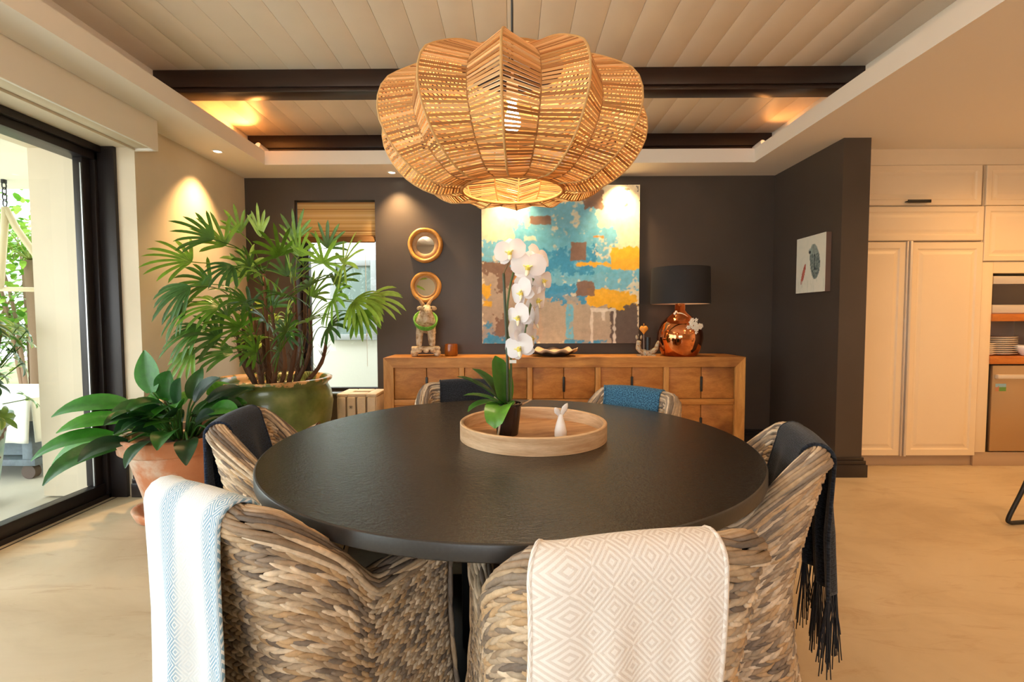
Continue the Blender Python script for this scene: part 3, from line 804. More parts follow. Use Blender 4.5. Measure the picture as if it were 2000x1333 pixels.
# ------------------------------------------------------------------ decor on the sideboard
TOP = SZ+.0005
def whitewash():
    t = NT('whitewashed_wood'); n_ = t.noise(t.coord(), 26, 5, .65)
    t.col(t.ramp(n_, [(.35, srgb(156, 118, 82)), (.5, srgb(214, 190, 156)), (.7, srgb(240, 230, 214))])); t.set(.75); t.bump(n_, .35, .006); return t.m
M['wash'] = whitewash()
M['bead_green'] = plain('green_cord', srgb(120, 186, 60), .6, c2=srgb(80, 150, 44), sc=60)
def goat():
    g = thing('goat_figurine', 'whitewashed carved goat figurine with a green cord around its neck', 'figurine', (-.782, 4.27, TOP), R(12))
    # carved plinth with four knob feet
    m = MB()
    m.box(-.125, .125, -.085, .085, .055, .085, b=.008)
    for sx in (-1, 1):
        for sy in (-1, 1): m.ball((sx*.098, sy*.062, .031), .034, .034, .031, 12, 8)
    for sx in (-.06, 0, .06): m.ball((sx, -.085, .05), .025, .012, .016, 10, 6)
    m.build('plinth', M['wash'], g, True)
    z = .085
    vs = [(0, .05, z+.20), (0, -.03, z+.205), (.002, -.075, z+.255), (.008, -.105, z+.325), (.012, -.135, z+.345), (.016, -.185, z+.315), (.018, -.205, z+.28),
          (-.055, -.055, z+.12), (-.058, -.06, z+.0), (.055, -.055, z+.12), (.058, -.06, z+.0), (-.05, .075, z+.12), (-.055, .085, z+.0), (.05, .075, z+.12), (.055, .085, z+.0),
          (0, .11, z+.19), (0, .135, z+.165), (-.045, -.03, z+.185), (.045, -.03, z+.185), (-.042, .06, z+.18), (.042, .06, z+.18)]
    ed = [(0, 1), (1, 2), (2, 3), (3, 4), (4, 5), (5, 6), (1, 17), (17, 7), (7, 8), (1, 18), (18, 9), (9, 10), (0, 19), (19, 11), (11, 12), (0, 20), (20, 13), (13, 14), (0, 15), (15, 16)]
    ra = [.088, .098, .086, .048, .042, .03, .022, .034, .026, .034, .026, .034, .026, .034, .026, .03, .012, .045, .045, .045, .045]
    skin('goat_body', vs, ed, ra, M['wash'], g, 2)
    for s in (-1, 1):
        m = MB(); pts = smooth_curve([(s*.02, -.105, z+.365), (s*.045, -.095, z+.405), (s*.075, -.085, z+.445)], 8); m.tube(pts, [.019-.0016*i for i in range(9)], 8); m.build('horn', M['drift'], g, True)
        m = MB(); m.spindle((s*.03+.01, -.115, z+.345), (s*.085+.01, -.11, z+.335), V((0, -1, 0)), .02, .008, (1, 1, 1)); m.build('ear', M['wash'], g, True)
        m = MB(); m.ball((.016+s*.03, -.165, z+.342), .007, seg=8, rings=6); m.build('eye', M['black'], g, True)
    m = MB()
    for k in range(3):
        pts = []
        for i in range(25):
            a = 2*pi*i/24; rr = .100+.003*k
            pts.append((rr*.95*sin(a), -.06+rr*.75*-cos(a)*-1, z+.225+.010*k+.075*cos(a+pi)*-1*1.0+ (.0)))
        m.tube(pts, .0075, 6)
    m.build('green_cord', M['bead_green'], g, True)
goat()
def amber_holder():
    t = thing('candle_holder', 'ribbed amber glass candle holder beside the goat figurine', 'candle holder', (-.553, 4.26, TOP))
    am = NT('amber_glass'); am.col(srgb(196, 120, 40)); am.set(.12, 0, .6, .55)
    m = MB(); m.lathe([(.001, 0), (.05, 0), (.056, .006), (.058, .05), (.056, .108), (.05, .108), (.05, .012), (.001, .012)], 48, wob=lambda a, r, z: (r*(1+.03*cos(16*a)*(r > .052)), z)); m.build('ribbed_glass', am.m, t, True, angle=60)
    m = MB(); m.lathe([(.001, .013), (.042, .013), (.042, .06), (.001, .062)], 24); m.build('candle', plain('wax', srgb(240, 200, 130), .5), t, True, angle=50)
amber_holder()
def wavy_dish():
    t = thing('wavy_dish', 'shallow wavy-rimmed dish in the middle of the sideboard', 'dish', (.362, 4.25, TOP))
    def wob(a, r, z):
        k = max(0, (r-.10)/.11); return (r*(1+.05*sin(9*a)*k), z+.012*sin(9*a+.6)*k)
    m = MB(); m.lathe([(.001, .006), (.08, .006), (.12, .016), (.17, .040), (.208, .062), (.212, .058), (.175, .033), (.12, .008), (.09, 0), (.001, 0)], 90, wob=wob)
    for i, v in enumerate(m.v): m.c[i] = srgb(222, 190, 158) if i % 10 < 6 else srgb(58, 46, 44)
    m.build('dish_shell', vcol('glazed_dish', .3), t, True)
    m = MB(); m.lathe([(.001, 0), (.095, 0), (.1, -.0), (.085, .012)], 40); m.build('foot', M['black'], t, True)
wavy_dish()
def mermaid():
    t = thing('cat_boat_ornament', 'carved cat-headed boat ornament with a black candle and an orange heart', 'ornament', (1.185, 4.22, TOP), R(-6))
    wd = NT('carved_painted_wood'); n_ = wd.noise(wd.coord(), 60, 4); wd.col(wd.ramp(n_, [(.35, srgb(130, 96, 60)), (.55, srgb(196, 180, 150)), (.7, srgb(120, 140, 150))])); wd.set(.7); wd.bump(n_, .4, .004)
    vs = [(-.075, 0, .03), (-.02, 0, .028), (.04, 0, .03), (.075, 0, .06), (.088, 0, .11), (.10, 0, .135), (-.078, 0, .075), (-.075, -.003, .12), (-.072, -.006, .135)]
    skin('carved_body', vs, [(0, 1), (1, 2), (2, 3), (3, 4), (4, 5), (0, 6), (6, 7), (7, 8)], [.03, .032, .03, .022, .016, .008, .024, .022, .026], wd.m, t, 2)
    bx('plinth', wd.m, t, -.09, .07, -.03, .03, 0, .012, b=.003)
    for s in (-1, 1):
        m = MB(); m.spindle((-.074+s*.018, -.004, .145), (-.074+s*.022, -.004, .182), V((0, -1, 0)), .010, .006, (1, 1, 1)); m.build('ear', wd.m, t, True)
        m = MB(); m.ball((-.074+s*.010, -.034, .142), .0035, seg=6, rings=5); m.build('eye', M['black'], t, True)
    m = MB(); m.lathe([(.001, .05), (.022, .05), (.022, .165), (.001, .165)], 20, (.005, 0, 0)); m.build('candle', plain('black_wax', (.01, .01, .012), .35), t, True, angle=40)
    m = MB(); m.tube([(-.03, 0, .05), (-.032, 0, .19)], .0018, 5); m.build('wire', M['steel'], t)
    m = MB()
    def heart(q):
        x, y, z = q; k = z/.045
        return V((x*(1.0 if z > 0 else (1+k*.85)), y*.6, z*(1.0 if z < 0 else .75) - (.012*max(0, 1-abs(x)/.02) if z > .0 else 0)*k))
    m.ball((-.032, 0, .235), .038, .03, .048, 18, 12, fn=heart); m.tube([(-.032, 0, .26), (-.032, 0, .285)], .0035, 6); m.build('heart', plain('orange_glaze', srgb(226, 150, 52), .4), t, True)
mermaid()
def table_lamp():
    t = thing('table_lamp', 'copper mercury-glass table lamp with a black drum shade', 'lamp', (1.47, 4.225, TOP))
    cop = NT('copper_mercury_glass'); n_ = cop.noise(cop.coord('Object', (1, 1, 1)), 7, 3); cop.col(cop.ramp(n_, [(.3, srgb(190, 104, 56)), (.65, srgb(232, 160, 112))])); cop.set(.06, 1)
    m = MB(); m.lathe([(.001, 0), (.135, 0), (.15, .012), (.178, .07), (.196, .15), (.192, .21), (.165, .28), (.115, .335), (.062, .375), (.045, .40), (.042, .455), (.03, .46), (.001, .46)], 56); m.build('lamp_base', cop.m, t, True)
    sh = plain('black_shade_fabric', srgb(30, 29, 32), .75, bump=.15, bsc=300); 
    m = MB(); m.lathe([(.252, .455), (.245, .77)], 64); m.lathe([(.248, .455), (.241, .77)][::-1], 64); o = m.build('lamp_shade', sh, t, True)
    m = MB(); m.lathe([(.247, .4565), (.240, .768)][::-1], 64); m.build('shade_lining', plain('shade_lining', srgb(226, 200, 180), .7), t, True)
    m = MB(); m.tube([(0, 0, .46), (0, 0, .60)], .008, 8); m.tube([(-.24, 0, .745), (.24, 0, .745)], .003, 6); m.tube([(0, 0, .6), (0, 0, .745)], .003, 6); m.build('fitting', M['steel'], t)
    m = MB(); rnd = random.Random(5)
    pts = smooth_curve([(-.06, -.03, .36), (-.02, -.06, .375), (.03, -.09, .345), (.07, -.15, .28)], 14); m.tube(pts, .005, 6)
    for i in range(34):
        a = rnd.uniform(0, 2*pi); rr = .055*sqrt(rnd.random()); c = V((.06+rr*cos(a)*1.2, -.165-.02*(1-(rr/.06)**2)+.06*rr*cos(a), .265+rr*sin(a)))
        for k in range(5):
            b = 2*pi*k/5+i; d = V((cos(b), -.35, sin(b))); m.spindle(c, c+d*.017, V((0, -1, 0)), .006, .002, (1, 1, 1), 5)
    for (x, z) in ((-.062, .37), (-.05, .385), (.05, .19), (.075, .205), (.03, .175)):
        m.ball((x, -.172 if z < .3 else -.05, z), .012, seg=8, rings=6)
    m.build('shell_garland', plain('shell_white', srgb(238, 230, 216), .5), t, True)
table_lamp()
# ------------------------------------------------------------------ white slatted stool under the window
def stool():
    t = thing('slatted_stool', 'whitewashed slatted crate stool with a slotted top left of the sideboard', 'stool', (-1.33, 4.17, 0))
    W_, D_, H_ = .34, .30, .565; mt = plain('pale_wash_wood', srgb(226, 208, 184), .7, c2=srgb(206, 186, 160), sc=12, bump=.2, bsc=60)
    for s in (-1, 1):
        for k in range(4):
            a = -W_/2+k*W_/4+.008; bx('slat', mt, t, a, a+W_/4-.016, s*D_/2-.011, s*D_/2+.011, .0, H_-.03, b=.005)
        bx('end_board', mt, t, s*(W_/2-.012)-.011, s*(W_/2-.012)+.011, -D_/2+.011, D_/2-.011, 0, H_-.03, b=.005)
    m = MB(); m.box(-W_/2, -.075, -D_/2, D_/2, H_-.03, H_, b=.01); m.box(.075, W_/2, -D_/2, D_/2, H_-.03, H_, b=.01); m.box(-.075, .075, -D_/2, -.035, H_-.03, H_, b=.006); m.box(-.075, .075, .035, D_/2, H_-.03, H_, b=.006); m.build('slotted_top', mt, t, True, angle=40)
    m = MB()
    for k in range(4):
        a = pi*k/4; m.box(-.001, .001, -.0005, .0005, -.001, .001); 
        c = V((-.045, -D_/2-.012, H_-.11)); d = V((cos(a), 0, sin(a)))*.018; m.tube([c-d, c+d], .0018, 4)
    m.v = m.v; m.build('star_mark', plain('ink_mark', srgb(110, 96, 84), .8), t)
stool()
# ------------------------------------------------------------------ tray, orchid, little vase on the table
M['tray'] = wood('pale_tray_wood', srgb(228, 198, 160), srgb(190, 148, 106), (1.2, 1.2, 12), 3.2, .6, .2)
M['tray_in'] = wood('tray_floor_wood', srgb(210, 166, 118), srgb(160, 110, 70), (1.4, 9, 1), 3.2, .6, .12)
TRX, TRY = .075, 1.80; TRZ = TZ+.0005
t = thing('serving_tray', 'round pale wooden tray in the middle of the table', 'tray', (TRX, TRY, TRZ), R(20))
m = MB(); m.lathe([(.262, .012), (.262, .058), (.266, .061), (.273, .061), (.276, .058), (.276, 0), (.262, 0)], 96); m.build('rim', M['tray'], t, True, angle=40)
m = MB(); m.lathe([(.263, .0), (.263, .012), (.0005, .012)], 64); m.build('floor_disc', M['tray_in'], t, True, angle=40)
t = thing('whale_tail_vase', 'small white porcelain bud vase with a fish-tail top, in the tray', 'vase', (.172, 1.725, TRZ+.0125), R(15))
m = MB(); m.lathe([(.001, 0), (.020, 0), (.0225, .008), (.0225, .025), (.017, .05), (.010, .072), (.007, .085), (.001, .086)], 28); m.build('body', plain('white_porcelain', srgb(244, 240, 236), .25), t, True)
for s in (-1, 1):
    m = MB(); m.spindle((0, 0, .078), (s*.026+.002, .004*s, .118+.006*s), V((0, -1, 0)), .012, .0035, (1, 1, 1), 8, ((0, .5), (.3, .7), (.6, 1), (.85, .6), (1, .1))); m.build('fin', plain('frosted_porcelain', srgb(236, 232, 228), .4), t, True)

# ------------------------------------------------------------------ leaves
M['leaf'] = vcol('foliage', .33, .5, .25, 60, .004, transl=.22, mul=(24, (.72, .74, .70), (1.2, 1.2, 1.15)))
M['petal'] = vcol('white_petal', .55, .3, transl=.25)
def blade(m, base, d, up, length, width, droop, col, col2=None, nl=7, fold=.25, tip=1.0, curl=0, nw=4, shape=None, grav=False):
    """one leaf blade growing from base along d, arching down by droop"""
    d = V(d).normalized(); side = d.cross(V(up)); side = side.normalized() if side.length > 1e-4 else d.orthogonal().normalized()
    p = V(base); n = side.cross(d).normalized(); step = length/nl; vs = []; cs = []
    for i in range(nl+1):
        u = i/nl
        w = width*(shape(u) if shape else (sin(pi*min(1, u*.94+.06))**.6))*.5
        if i == nl: w = width*.03
        for k in range(nw+1):
            q = (k/nw-.5)*2
            vs.append(p+side*(q*w)+n*(fold*abs(q)*w)); 
            c = col if not col2 else tuple(col[j]*(1-abs(q)**1.5)+col2[j]*abs(q)**1.5 for j in range(3)); cs.append(c)
        if grav:
            d = (d+V((0, 0, -1))*(droop/nl*(.3+1.4*u))).normalized(); side = (side-d*side.dot(d)).normalized(); n = side.cross(d).normalized(); p = p+d*step; continue
        ax = side; d = Matrix.Rotation(-droop/nl*(.4+1.2*u), 3, ax) @ d; d.normalize(); n = side.cross(d).normalized()
        if curl: side = Matrix.Rotation(curl/nl, 3, d) @ side; n = side.cross(d).normalized()
        p = p+d*step
    k0 = len(m.v); m.v += [tuple(v) for v in vs]; m.c += cs; W1 = nw+1
    m.f += [tuple(k0+x for x in (i*W1+j, i*W1+j+1, (i+1)*W1+j+1, (i+1)*W1+j)) for i in range(nl) for j in range(nw)]
GR = [srgb(92, 136, 40), srgb(116, 160, 50), srgb(72, 116, 40), srgb(140, 176, 64), srgb(62, 104, 44), srgb(156, 184, 78)]
# ------------------------------------------------------------------ palm in the big green pot
def glazed_pot_mat():
    t = NT('worn_green_glaze'); v = t.coord(); sx = t.new('ShaderNodeSeparateXYZ'); t.link(v, sx.inputs[0])
    g = t.ramp(t.noise(v, 4, 5, .6), [(.3, srgb(66, 82, 38)), (.5, srgb(96, 112, 56)), (.7, srgb(134, 138, 84))])
    br = t.ramp(t.noise(v, 14, 4), [(.35, srgb(176, 122, 70)), (.65, srgb(206, 164, 112))])
    worn = t.math('ADD', t.math('MULTIPLY', t.math('SUBTRACT', sx.outputs[2], .69), 9), t.math('MULTIPLY', t.math('SUBTRACT', t.noise(v, 7, 5, .65), .5), 5.0))
    t.col(t.mix(t.ramp(worn, [(.42, (0, 0, 0)), (.55, (1, 1, 1))]), g, br)); t.set(.32, 0, .5, coat=.3); t.bump(t.noise(v, 9, 4), .15, .01); return t.m
PX_, PY_ = -1.87, 3.68
pl = thing('potted_palm', 'tall bushy lady palm in a big green glazed pot by the window', 'potted plant', (PX_, PY_, 0))
m = MB(); m.lathe([(.001, 0), (.27, 0), (.30, .03), (.37, .20), (.425, .42), (.44, .55), (.425, .64), (.40, .69), (.405, .705), (.432, .725), (.436, .745), (.42, .752), (.385, .742), (.375, .70), (.36, .66), (.001, .66)], 64, wob=lambda a, r, z: (r*(1+.01*sin(2*a+.5)), z)); m.build('glazed_pot', glazed_pot_mat(), pl, True)
M['soil'] = plain('potting_soil', srgb(62, 48, 36), .95, c2=srgb(92, 74, 54), sc=30, bump=.6, bsc=60, bd=.01)
m = MB(); m.lathe([(.362, .668), (.2, .675), (.001, .68)], 32); m.build('soil', M['soil'], pl, True)
M['cane'] = vcol('fibrous_cane', .85, bump=.6, bsc=90, bd=.006)
def palm():
    rnd = random.Random(11)
    tips = []  # (x,y,z) heads of the canes relative to the pot
    canes = [(-.02, .02, -.05, .02, 1.55), (.10, .05, .16, .08, 1.50), (-.12, .0, -.20, -.02, 1.30), (.05, -.08, .07, -.12, 1.30), (.17, -.02, .33, -.06, 1.28), (-.07, .10, -.10, .12, 1.45), (.12, .12, .20, .16, 1.62), (-.16, .08, -.30, .06, 1.15), (.0, -.14, -.03, -.20, 1.10), (.2, .06, .40, .10, 1.10), (.07, -.02, .10, -.02, 1.05), (-.05, -.05, -.08, -.08, 1.20)]
    cp = []
    for (x, y, x2, y2, z) in canes:
        pts = smooth_curve([(x, y, .66), ((x*1.2+x2*.3), y*1.1, .66+(z-.66)*.45), (x2, y2, z)], 10)
        mm = MB(); mm.tube(pts, [.019-.0009*i+.002*(i % 2) for i in range(11)], 7, True, rnd.choice([srgb(104, 70, 48), srgb(122, 84, 56), srgb(88, 62, 44)]))
        # leaf-sheath fibres
        for k in range(26):
            q = pts[rnd.randint(1, 9)]; a = rnd.uniform(0, 2*pi); dd = V((cos(a), sin(a), 1.6)); mm.spindle(q+V((cos(a), sin(a), 0))*.012, q+V((cos(a), sin(a), 0))*.018+dd*.035, V((cos(a), sin(a), 0)), .003, .0015, srgb(96, 66, 44), 3)
        mm.build('cane', M['cane'], pl, True); cp.append(pts)
    def frond(tip, dirv, n, ln, droop, spread, colk, wid=.026):
        tip = V(tip); tip.x = max(tip.x, -.34)
        best = min(((p, (p-tip).length+abs(p.z-(tip.z-.12))*1.5) for c in cp for p in c[3:]), key=lambda q: q[1])[0]
        mm = MB(); mid = (best+tip)/2+V((0, 0, .06)); pts = smooth_curve([best, mid, tip], 10); c = GR[colk % 6]
        mm.tube(pts, .0036, 5, True, tuple(x*.9 for x in c))
        d = V(dirv).normalized(); up = V((rnd.uniform(-.3, .5), -.85, rnd.uniform(.25, .8))).normalized(); side = d.cross(up); side = side.normalized() if side.length > .15 else V((1, 0, 0)); nn = side.cross(d)
        for k in range(n):
            a = (k/(n-1)-.5)*spread+rnd.uniform(-.05, .05); dd = d*cos(a)+side*sin(a)
            l = ln*(1-.28*abs(a)/(spread/2))*rnd.uniform(.9, 1.08); kk = rnd.uniform(.8, 1.2); c2 = tuple(min(1, x*kk) for x in c)
            blade(mm, tip, dd+nn*.12, nn, l, wid*rnd.uniform(.85, 1.1), droop*rnd.uniform(.8, 1.2), c2, None, 8, .3, nw=2, shape=lambda u: min(1, u*5+.25)*(1 if u < .8 else 1-(u-.8)*3), grav=True)
        mm.build('frond', M['leaf'], pl, True)
    # large fronds, placed as they hang (relative to the pot base)
    L = [(-0.348, -0.38, 1.596, (-1, -0.25, 0.25), 9, 0.33, 0.7, 2.3, 1),
         (-0.411, -0.4, 1.427, (-0.75, -0.3, -0.55), 9, 0.33, 1.2, 1.7, 4),
         (-0.471, -0.43, 1.321, (-0.5, -0.2, -0.9), 7, 0.33, 0.8, 1.3, 2),
         (-0.243, -0.28, 1.766, (-1, -0.1, 0.45), 8, 0.32, 0.6, 1.7, 2),
         (-0.224, -0.18, 1.738, (-0.6, -0.3, 0.9), 7, 0.26, 0.5, 2.2, 0),
         (-0.114, -0.28, 1.578, (-0.5, -0.5, -0.5), 7, 0.26, 1.1, 2.2, 4),
         (-0.02, -0.08, 1.82, (0.05, -0.15, 1), 5, 0.24, 0.2, 0.9, 5),
         (-0.25, 0.07, 1.874, (-0.3, 0.1, 0.9), 6, 0.24, 0.4, 1.8, 1),
         (0.143, -0.13, 1.668, (-0.1, -0.4, 0.8), 8, 0.28, 0.7, 2.6, 0),
         (0.272, -0.08, 1.674, (0.15, -0.3, 1), 8, 0.28, 0.4, 2.2, 3),
         (0.18, 0.07, 1.813, (0.1, 0, 1), 6, 0.26, 0.3, 1.6, 1),
         (0.491, -0.18, 1.605, (0.3, -0.4, 0.8), 8, 0.27, 0.6, 3.2, 3),
         (0.658, -0.23, 1.599, (0.75, -0.5, 0.35), 9, 0.28, 0.5, 4.2, 5),
         (0.446, 0.02, 1.745, (0.4, 0, 0.9), 7, 0.24, 0.4, 2.2, 0),
         (0.609, -0.33, 1.338, (0.5, -0.6, -0.1), 10, 0.28, 1.1, 3.2, 1),
         (0.736, -0.28, 1.322, (0.9, -0.4, -0.2), 11, 0.31, 1.3, 2.6, 3),
         (0.796, -0.18, 1.332, (1, -0.2, 0.05), 8, 0.34, 1.1, 1.5, 5),
         (0.755, -0.23, 1.25, (0.6, -0.4, -0.7), 9, 0.27, 0.9, 2.2, 1),
         (0.429, -0.28, 1.431, (0.2, -0.8, 0.2), 9, 0.27, 0.9, 3.2, 0),
         (0.286, -0.33, 1.357, (0, -0.9, 0.2), 8, 0.26, 1.0, 3.2, 2),
         (0.146, -0.33, 1.483, (-0.1, -0.9, 0.3), 8, 0.26, 0.9, 3.0, 1),
         (0.026, -0.38, 1.321, (-0.4, -0.8, 0.2), 8, 0.27, 1.0, 2.8, 2),
         (-0.153, -0.38, 1.286, (-0.9, -0.4, 0), 9, 0.32, 1.3, 2.0, 0),
         (-0.249, -0.43, 1.146, (-0.8, -0.3, -0.5), 8, 0.33, 1.1, 1.6, 2),
         (-0.294, -0.46, 1.008, (-0.4, -0.3, -0.9), 6, 0.3, 0.6, 1.2, 1),
         (-0.16, -0.38, 1.074, (-0.7, -0.5, 0.5), 8, 0.28, 0.9, 2.4, 4),
         (-0.004, -0.4, 1.144, (-0.4, -0.7, 0.6), 8, 0.26, 0.8, 2.8, 0),
         (-0.074, -0.38, 0.967, (-0.9, -0.3, 0.15), 7, 0.28, 0.9, 1.6, 2),
         (0.163, -0.38, 1.179, (0, -0.9, 0.4), 8, 0.24, 0.9, 3.0, 4),
         (0.304, -0.38, 1.108, (0.2, -0.8, 0.4), 8, 0.24, 0.9, 3.0, 2),
         (0.426, -0.33, 1.178, (0.5, -0.7, 0.3), 8, 0.24, 0.9, 2.8, 1),
         (0.55, -0.28, 1.14, (0.8, -0.5, 0.1), 8, 0.24, 1.0, 2.6, 4),
         (0.247, -0.38, 0.966, (0.1, -0.9, 0.5), 7, 0.2, 0.8, 2.8, 2),
         (0.086, -0.38, 0.966, (-0.3, -0.8, 0.5), 7, 0.2, 0.8, 2.8, 0),
         (0.385, -0.33, 0.962, (0.5, -0.7, 0.5), 7, 0.2, 0.8, 2.6, 4),
         (0.0, 0.02, 1.295, (0, 0.2, 0.9), 8, 0.26, 0.6, 2.8, 2),
         (-0.22, 0.07, 1.537, (-0.3, 0.2, 0.8), 8, 0.26, 0.6, 2.6, 4),
         (0.298, 0.07, 1.375, (0.4, 0.2, 0.8), 8, 0.26, 0.6, 2.6, 0),
         (0.078, 0.12, 1.54, (0.1, 0.3, 0.9), 8, 0.26, 0.6, 2.6, 4),
         (-0.361, 0.02, 1.217, (-0.6, 0.1, 0.6), 7, 0.24, 0.8, 2.2, 2),
         (0.5, 0.02, 1.471, (0.7, 0.1, 0.6), 8, 0.25, 0.7, 2.8, 2),
         (-0.345, -0.18, 1.46, (-0.8, -0.1, 0.3), 8, 0.28, 0.9, 2.2, 0)]
    for q in L: frond(q[0:3], q[3], q[4], q[5], q[6], q[7], q[8])
    for k in range(14):
        a = rnd.uniform(0, 2*pi); rr = rnd.uniform(.10, .30); z = rnd.uniform(.95, 1.6); frond((rr*cos(a)*1.2, rr*sin(a)*.8-.05, z), (cos(a), sin(a)-.3, rnd.uniform(.1, .8)), rnd.randint(5, 8), rnd.uniform(.17, .25), rnd.uniform(.6, 1.2), rnd.uniform(2, 3), rnd.randint(0, 5), .025)
palm()
# ------------------------------------------------------------------ peace lily in the terracotta pot
def terracotta():
    t = NT('weathered_terracotta'); v = t.coord(); sx = t.new('ShaderNodeSeparateXYZ'); t.link(v, sx.inputs[0])
    c = t.ramp(t.noise(v, 3.2, 5, .6), [(.3, srgb(184, 110, 68)), (.6, srgb(206, 140, 98)), (.8, srgb(222, 172, 136))])
    salt = t.math('ADD', t.noise(v, 5, 5, .65), t.math('MULTIPLY', sx.outputs[0], -.55))
    t.col(t.mix(t.ramp(salt, [(.46, (0, 0, 0)), (.72, (1, 1, 1))]), c, srgb(214, 198, 178))); t.set(.85); t.bump(t.noise(v, 30, 4), .12, .006); return t.m
M['terra'] = terracotta()
LX, LY = -2.06, 2.93
li = thing('potted_peace_lily', 'peace lily in a weathered terracotta pot beside the sliding door', 'potted plant', (LX, LY, .032))
m = MB(); m.lathe([(.001, 0), (.175, 0), (.18, .005), (.275, .375), (.305, .38), (.318, .39), (.325, .47), (.315, .478), (.295, .475), (.285, .43), (.001, .42)], 64); m.build('terracotta_pot', M['terra'], li, True, angle=50)
m = MB(); m.lathe([(.285, .425), (.1, .435), (.001, .437)], 24); m.build('soil', M['soil'], li, True)
t = thing('pot_saucer', 'terracotta saucer under the peace lily pot', 'saucer', (LX, LY, 0)); m = MB(); m.lathe([(.001, 0), (.22, 0), (.245, .01), (.265, .06), (.255, .066), (.235, .06), (.215, .032), (.001, .03)], 56); m.build('saucer_dish', M['terra'], t, True)
def lily():
    rnd = random.Random(21); LG = [srgb(36, 86, 28), srgb(50, 114, 34), srgb(28, 66, 30), srgb(72, 136, 44), srgb(26, 58, 34)]
    def leaf(bx_, by_, h, dirv, ln, wd, droop, k, curl=0):
        mm = MB(); st = V((bx_*.3, by_*.3, .43)); e = V((bx_, by_, h)); c = LG[k % 5]
        pts = smooth_curve([st, (st+e)/2+V((0, 0, .05)), e], 8); mm.tube(pts, .006, 6, True, srgb(70, 120, 50))
        blade(mm, e, dirv, (rnd.uniform(-.2, .4), -.6, .75), ln*1.12, wd*1.3, droop*.9, c, tuple(min(1, x*1.35) for x in c), 10, .28, curl=curl, nw=6, grav=True, shape=lambda u: sin(pi*min(1, u*.93+.07))**.75*(1-.25*u))
        mm.build('leaf', M['leaf'], li, True)
    L = [(-.16, -.02, .72, (-.2, .1, 1), .24, .13, .5, 1, .5), (-.10, .02, .66, (.3, -.3, .9), .22, .14, .9, 0, -.4), (-.22, -.12, .66, (-1, -.4, .25), .34, .11, 1.0, 1, 0), (-.20, -.16, .58, (-1, -.5, .2), .30, .10, .9, 3, 0), (-.26, -.20, .50, (-1, -.6, .15), .34, .10, 1.2, 1, .4), (-.28, -.1, .46, (-1, -.3, .1), .36, .09, 1.4, 3, .5), (-.20, -.22, .44, (-.7, -.8, .1), .34, .10, 1.6, 0, -.4), (-.14, -.24, .47, (-.5, -.9, .2), .22, .10, 1.3, 4, 0),
         (.02, -.06, .64, (.3, -.3, .9), .20, .10, .8, 2, .3), (.10, -.02, .66, (.5, 0, .8), .20, .10, 1.1, 4, 0), (.20, -.04, .60, (.9, -.2, .4), .20, .10, 1.2, 1, 0), (.24, -.12, .52, (.9, -.5, .2), .20, .10, 1.4, 2, 0), (.10, -.22, .52, (.3, -.9, .3), .22, .11, 1.5, 0, 0), (.02, -.25, .48, (0, -1, .1), .22, .10, 1.6, 2, 0), (.20, -.24, .48, (.5, -.8, .1), .22, .10, 1.6, 4, 0), (-.06, -.2, .58, (-.2, -.8, .5), .22, .11, 1.3, 2, 0), (.0, .1, .66, (0, .4, .9), .2, .10, .8, 0, 0), (.18, .1, .62, (.6, .4, .6), .2, .10, 1.0, 2, 0), (-.14, .1, .62, (-.6, .4, .6), .22, .10, 1.0, 4, 0)]
    for q in L: leaf(*q)
    for k in range(40):
        a = rnd.uniform(0, 2*pi); r = rnd.uniform(.05, .26); leaf(r*cos(a), r*sin(a), rnd.uniform(.48, .68), (cos(a), sin(a), rnd.uniform(.1, .9)), rnd.uniform(.15, .22), rnd.uniform(.07, .10), rnd.uniform(.8, 1.6), rnd.randint(0, 4))
lily()
